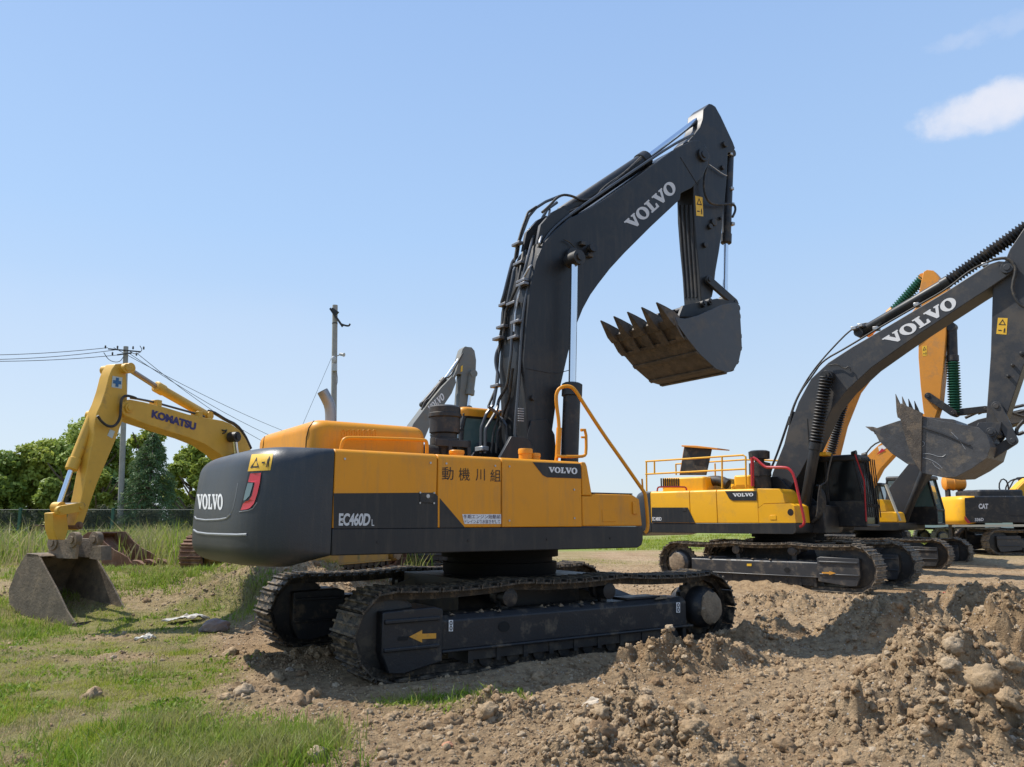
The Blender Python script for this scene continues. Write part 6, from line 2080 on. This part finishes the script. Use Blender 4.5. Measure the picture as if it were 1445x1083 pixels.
for k, (dx, dz, s, lb) in enumerate(((-.8, -.10, .5, 'upper'), (-.3, -.2, .62, 'middle'), (.4, -.40, .5, 'lowest'))):
    cable((t4.x + dx, t4.y, t4.z + h4 - .9 + dz), (t1.x + dx, t1.y - .2, t1.z + h1 + dz), s, lb + ' power cable running from the left edge to the pole', 'power cables left of the pole')
    cable((t1.x + dx + .3, t1.y - .2, t1.z + h1 + dz), (t3.x + dx, t3.y, t3.z + h3 + dz), 1.2 + .9 * k, lb + ' power cable sloping down from the pole towards the yellow hood', 'power cables right of the pole', .015)
# second pole with lamps and cameras
P2, h2 = utility_pole(470.5, 431, 33, .115, 'grey concrete pole with cameras and a broken bracket above the yellow hood')
P2.rotation_euler = (0, radians(-1.6), 0)
obj('band', MB().cyl((0, 0, h2 - .85), (0, 0, h2 - .80), .125, seg=16), BLK, P2)
obj('bracket_arm', MB().obox((.10, -.16, h2 - .60), Vector((.28, 0, -.42)), Vector((0, .03, 0)), Vector((.035, 0, .03))), BLK, P2)
obj('bracket_arm', MB().obox((.02, -.16, h2 - .32), Vector((.14, 0, -.10)), Vector((0, .06, 0)), Vector((.05, 0, .06))), BLK, P2)
obj('bracket_arm', MB().tube([(.30, -.16, h2 - .9), (.50, -.16, h2 - .98), (.66, -.16, h2 - 1.0), (.70, -.16, h2 - .9)], .04, 6, 1), BLK, P2)
obj('camera_housing', MB().rings((.28, -.2, h2 - 2.25), (.48, -.3, h2 - 2.32), [(0, .05), (.1, .07), (.9, .07), (1, .09)], 12), mat('pale_housing', (.45, .46, .46), .5), P2)
obj('camera_arm', MB().tube([(.05, -.12, h2 - 2.35), (.30, -.2, h2 - 2.28)], .02, 6, 0), CONC, P2)
obj('camera_dome', MB().rings((.02, -.22, h2 - 2.35), (.02, -.22, h2 - 2.62), [(0, .06), (.2, .10), (.6, .10), (1, .05)], 14), mat('pale_housing', (.45, .46, .46), .5), P2)
obj('junction_box', MB().box(-.04, .16, -.26, -.12, h2 - 3.0, h2 - 2.68), mat('pale_housing', (.45, .46, .46), .5), P2, .01)
obj('cable_loop', MB().tube([(.15, -.2, h2 - 3.0), (.2, -.2, h2 - 3.4), (.15, -.15, h2 - 3.6)], .012, 5, 1), WIRE, P2)
obj('stay_wire', MB().tube([(-.1, 0, h2 - 2.3), (-1.75, 0, h2 - 6.3)], .008, 4, 0), WIRE, P2)

# stones and litter one can point at
def stone(label, px, py, s, seed, m_, zf=(1, .7, .6), name='stone', cat='stone', rz=0.0, z=0.0, lift=.3):
    q = gnd(px, py, z)
    zz = ground_z(q.x, q.y)
    q = gnd(px, py, zz)
    zz = ground_z(q.x, q.y)
    V, Fc = ico(2)
    g = np.random.default_rng(seed)
    d = 1 + .5 * (fbm(V[:, 0] * 1.5 + seed, V[:, 1] * 1.5 + V[:, 2] * 1.7, 1.0, 3, seed) - .5)
    # flat cut faces
    for _ in range(7):
        n = g.normal(size=3); n /= np.linalg.norm(n)
        c = V @ n
        over = np.clip(c - .62, 0, None)
        V = V - over[:, None] * n
    V = V * d[:, None] * np.array(zf) * s
    me = np_mesh(name, V, [Fc], smooth=False)
    o = obj(name, me, m_)
    o.location = (q.x, q.y, zz + s * zf[2] * lift)
    o.rotation_euler = (.2 * sin(seed), .3 * cos(seed), rz)
    tag(o, label, cat)
    return o
ST1 = mat('pale_stone', (.50, .42, .32), .85, noise=.15, nscale=9, bump=.4, bscale=40)
ST2 = mat('purple_grey_stone', (.22, .18, .17), .8, noise=.15, nscale=9, bump=.3, bscale=30)
stone('pale flat topped stone stuck in the crumbled heap at bottom centre', 838, 1003, .085, 21, ST1, (1.2, .8, .7), lift=.9)
stone('purple grey slab leaning in the soil below the black counterweight', 302, 832, .28, 22, ST2, (1, .5, .55), rz=.3)
stone('small orange brick fragment in the gravel at bottom centre', 632, 1050, .04, 23, mat('brick_orange', (.42, .20, .11), .85), (1.2, .8, .7))
stone('rounded pale stone in the foreground of the right heap', 1300, 1030, .09, 24, ST1, (1.2, .9, .7), lift=.7)
stone('upright clod of clay in front of the second excavator crawler', 1095, 829, .17, 25, mat('clay', (.38, .27, .17), .95, noise=.2, nscale=6, bump=.8, bscale=20), (.6, .6, 1.3))
stone('reddish clay lump near the far heap', 1190, 855, .16, 26, mat('red_clay', (.40, .24, .15), .95, noise=.2, nscale=6, bump=.8, bscale=20), (1, .8, .8))
stone('square grey stone at the edge of the grass tufts near the crawler', 703, 996, .055, 27, ST1, (1.1, .8, .6))
def crumpled(label, px, py, w_, h_, seed):
    q = gnd(px, py, .0)
    zz = ground_z(q.x, q.y)
    n = 26
    u, v = np.meshgrid(np.linspace(-1, 1, n), np.linspace(-1, 1, n))
    X = u * w_ * (1 + .2 * np.sin(v * 3)); Y = v * h_ * (.6 + .4 * np.cos(u * 2))
    Z = .10 * billow(X * 3 + seed, Y * 3, .5, 3, seed) * (1 - (u ** 2)) ** .5 + .03
    V = np.stack([X.ravel(), Y.ravel(), Z.ravel()], 1)
    i = np.arange(n - 1)[:, None] * n; j = np.arange(n - 1)[None]
    Q = np.stack([i + j, i + j + 1, i + j + n + 1, i + j + n], -1).reshape(-1, 4)
    o = obj('plastic_sheet', np_mesh('plastic_sheet', V, [Q]), mat('dirty_white_plastic', (.48, .46, .40), .45, dirt=DUST, dirt_amt=.8, dirt_scale=6, dirt_lo=.45))
    m = o.modifiers.new('thickness', 'SOLIDIFY'); m.thickness = .006
    o.location = (q.x, q.y, zz); o.rotation_euler = (0, 0, .5)
    tag(o, label, 'litter')
crumpled('crumpled dirty white plastic sheet lying between grass and soil at left', 262, 886, .30, .13, 5)
crumpled('small white plastic scrap in the grass below the resting bucket', 205, 908, .12, .06, 9)
q = gnd(1333, 841)
o = obj('red_scrap', MB().box(-.05, .05, -.03, .03, 0, .05), mat('red_plastic', (.6, .03, .02), .4), None, .01)
o.location = (q.x, q.y, ground_z(q.x, q.y)); tag(o, 'tiny red plastic scrap on the soil beyond the heaps', 'litter')

tag(obj('dry_stalks', blades('dry_stalks', 900, 4.8, 16, gw, .08, .30, .0035, 31, lean=1.1, tint=(.75, 1)), GRASSM), 'thin dead stalks sticking out of the grass', None, None, 'stuff')
def mixed_leaf_w(x, y):
    return gw(x, y) * sstep(.50, .62, fbm(x, y, .5, 3, 503)) * (y < 14)
tag(obj('broad_weeds', blades('broad_weeds', 2600, 4.8, 14, mixed_leaf_w, .02, .07, .022, 33, per=5, spread=.03, lean=1.2, tint=(0, .6)), WEEDM), 'small broad leafed weeds mixed in the grass', None, None, 'stuff')
# ---------------------------------------------------------------- far right background
wl = bpy.data.objects.new('boundary_wall', None); COL.objects.link(wl); wl.location = (60, 130, 0)
tag(wl, 'low pale boundary wall on the horizon behind the railed excavator', 'wall')
obj('wall_panels', MB().box(-75, 75, -.1, .1, -.5, 1.45), mat('pale_wall', (.50, .52, .52), .8), wl)
obj('wall_coping', MB().box(-75, 75, -.2, .2, 1.45, 1.55), CONC, wl)
J9 = Frame((27.4, 47.0), 96, .2)
far_excavator(J9, 'black excavator far off, roof just above the black and yellow machine', BLK, BLK, TRK2, UND2,
    [(1375, 720), (1378, 700), (1395, 696), (1425, 692), (1460, 690), (1460, 697), (1425, 700), (1398, 706), (1390, 720)], None, BLK, hood=True, cab=True)
# weeds and straw standing in the meadow edge
tag(obj('meadow_grass', blades('meadow_grass', 16000, 42, 75, lambda x, y: (y > 43) * (x > -3) * (x < 45) * .9 * sstep(.40, .6, fbm(x, y, 2.2, 3, 71)), .08, .25, .007, 25, lean=.6, tint=(0, .6)), GRASSM), 'strip of green grass between the soil and the horizon', None, None, 'stuff')
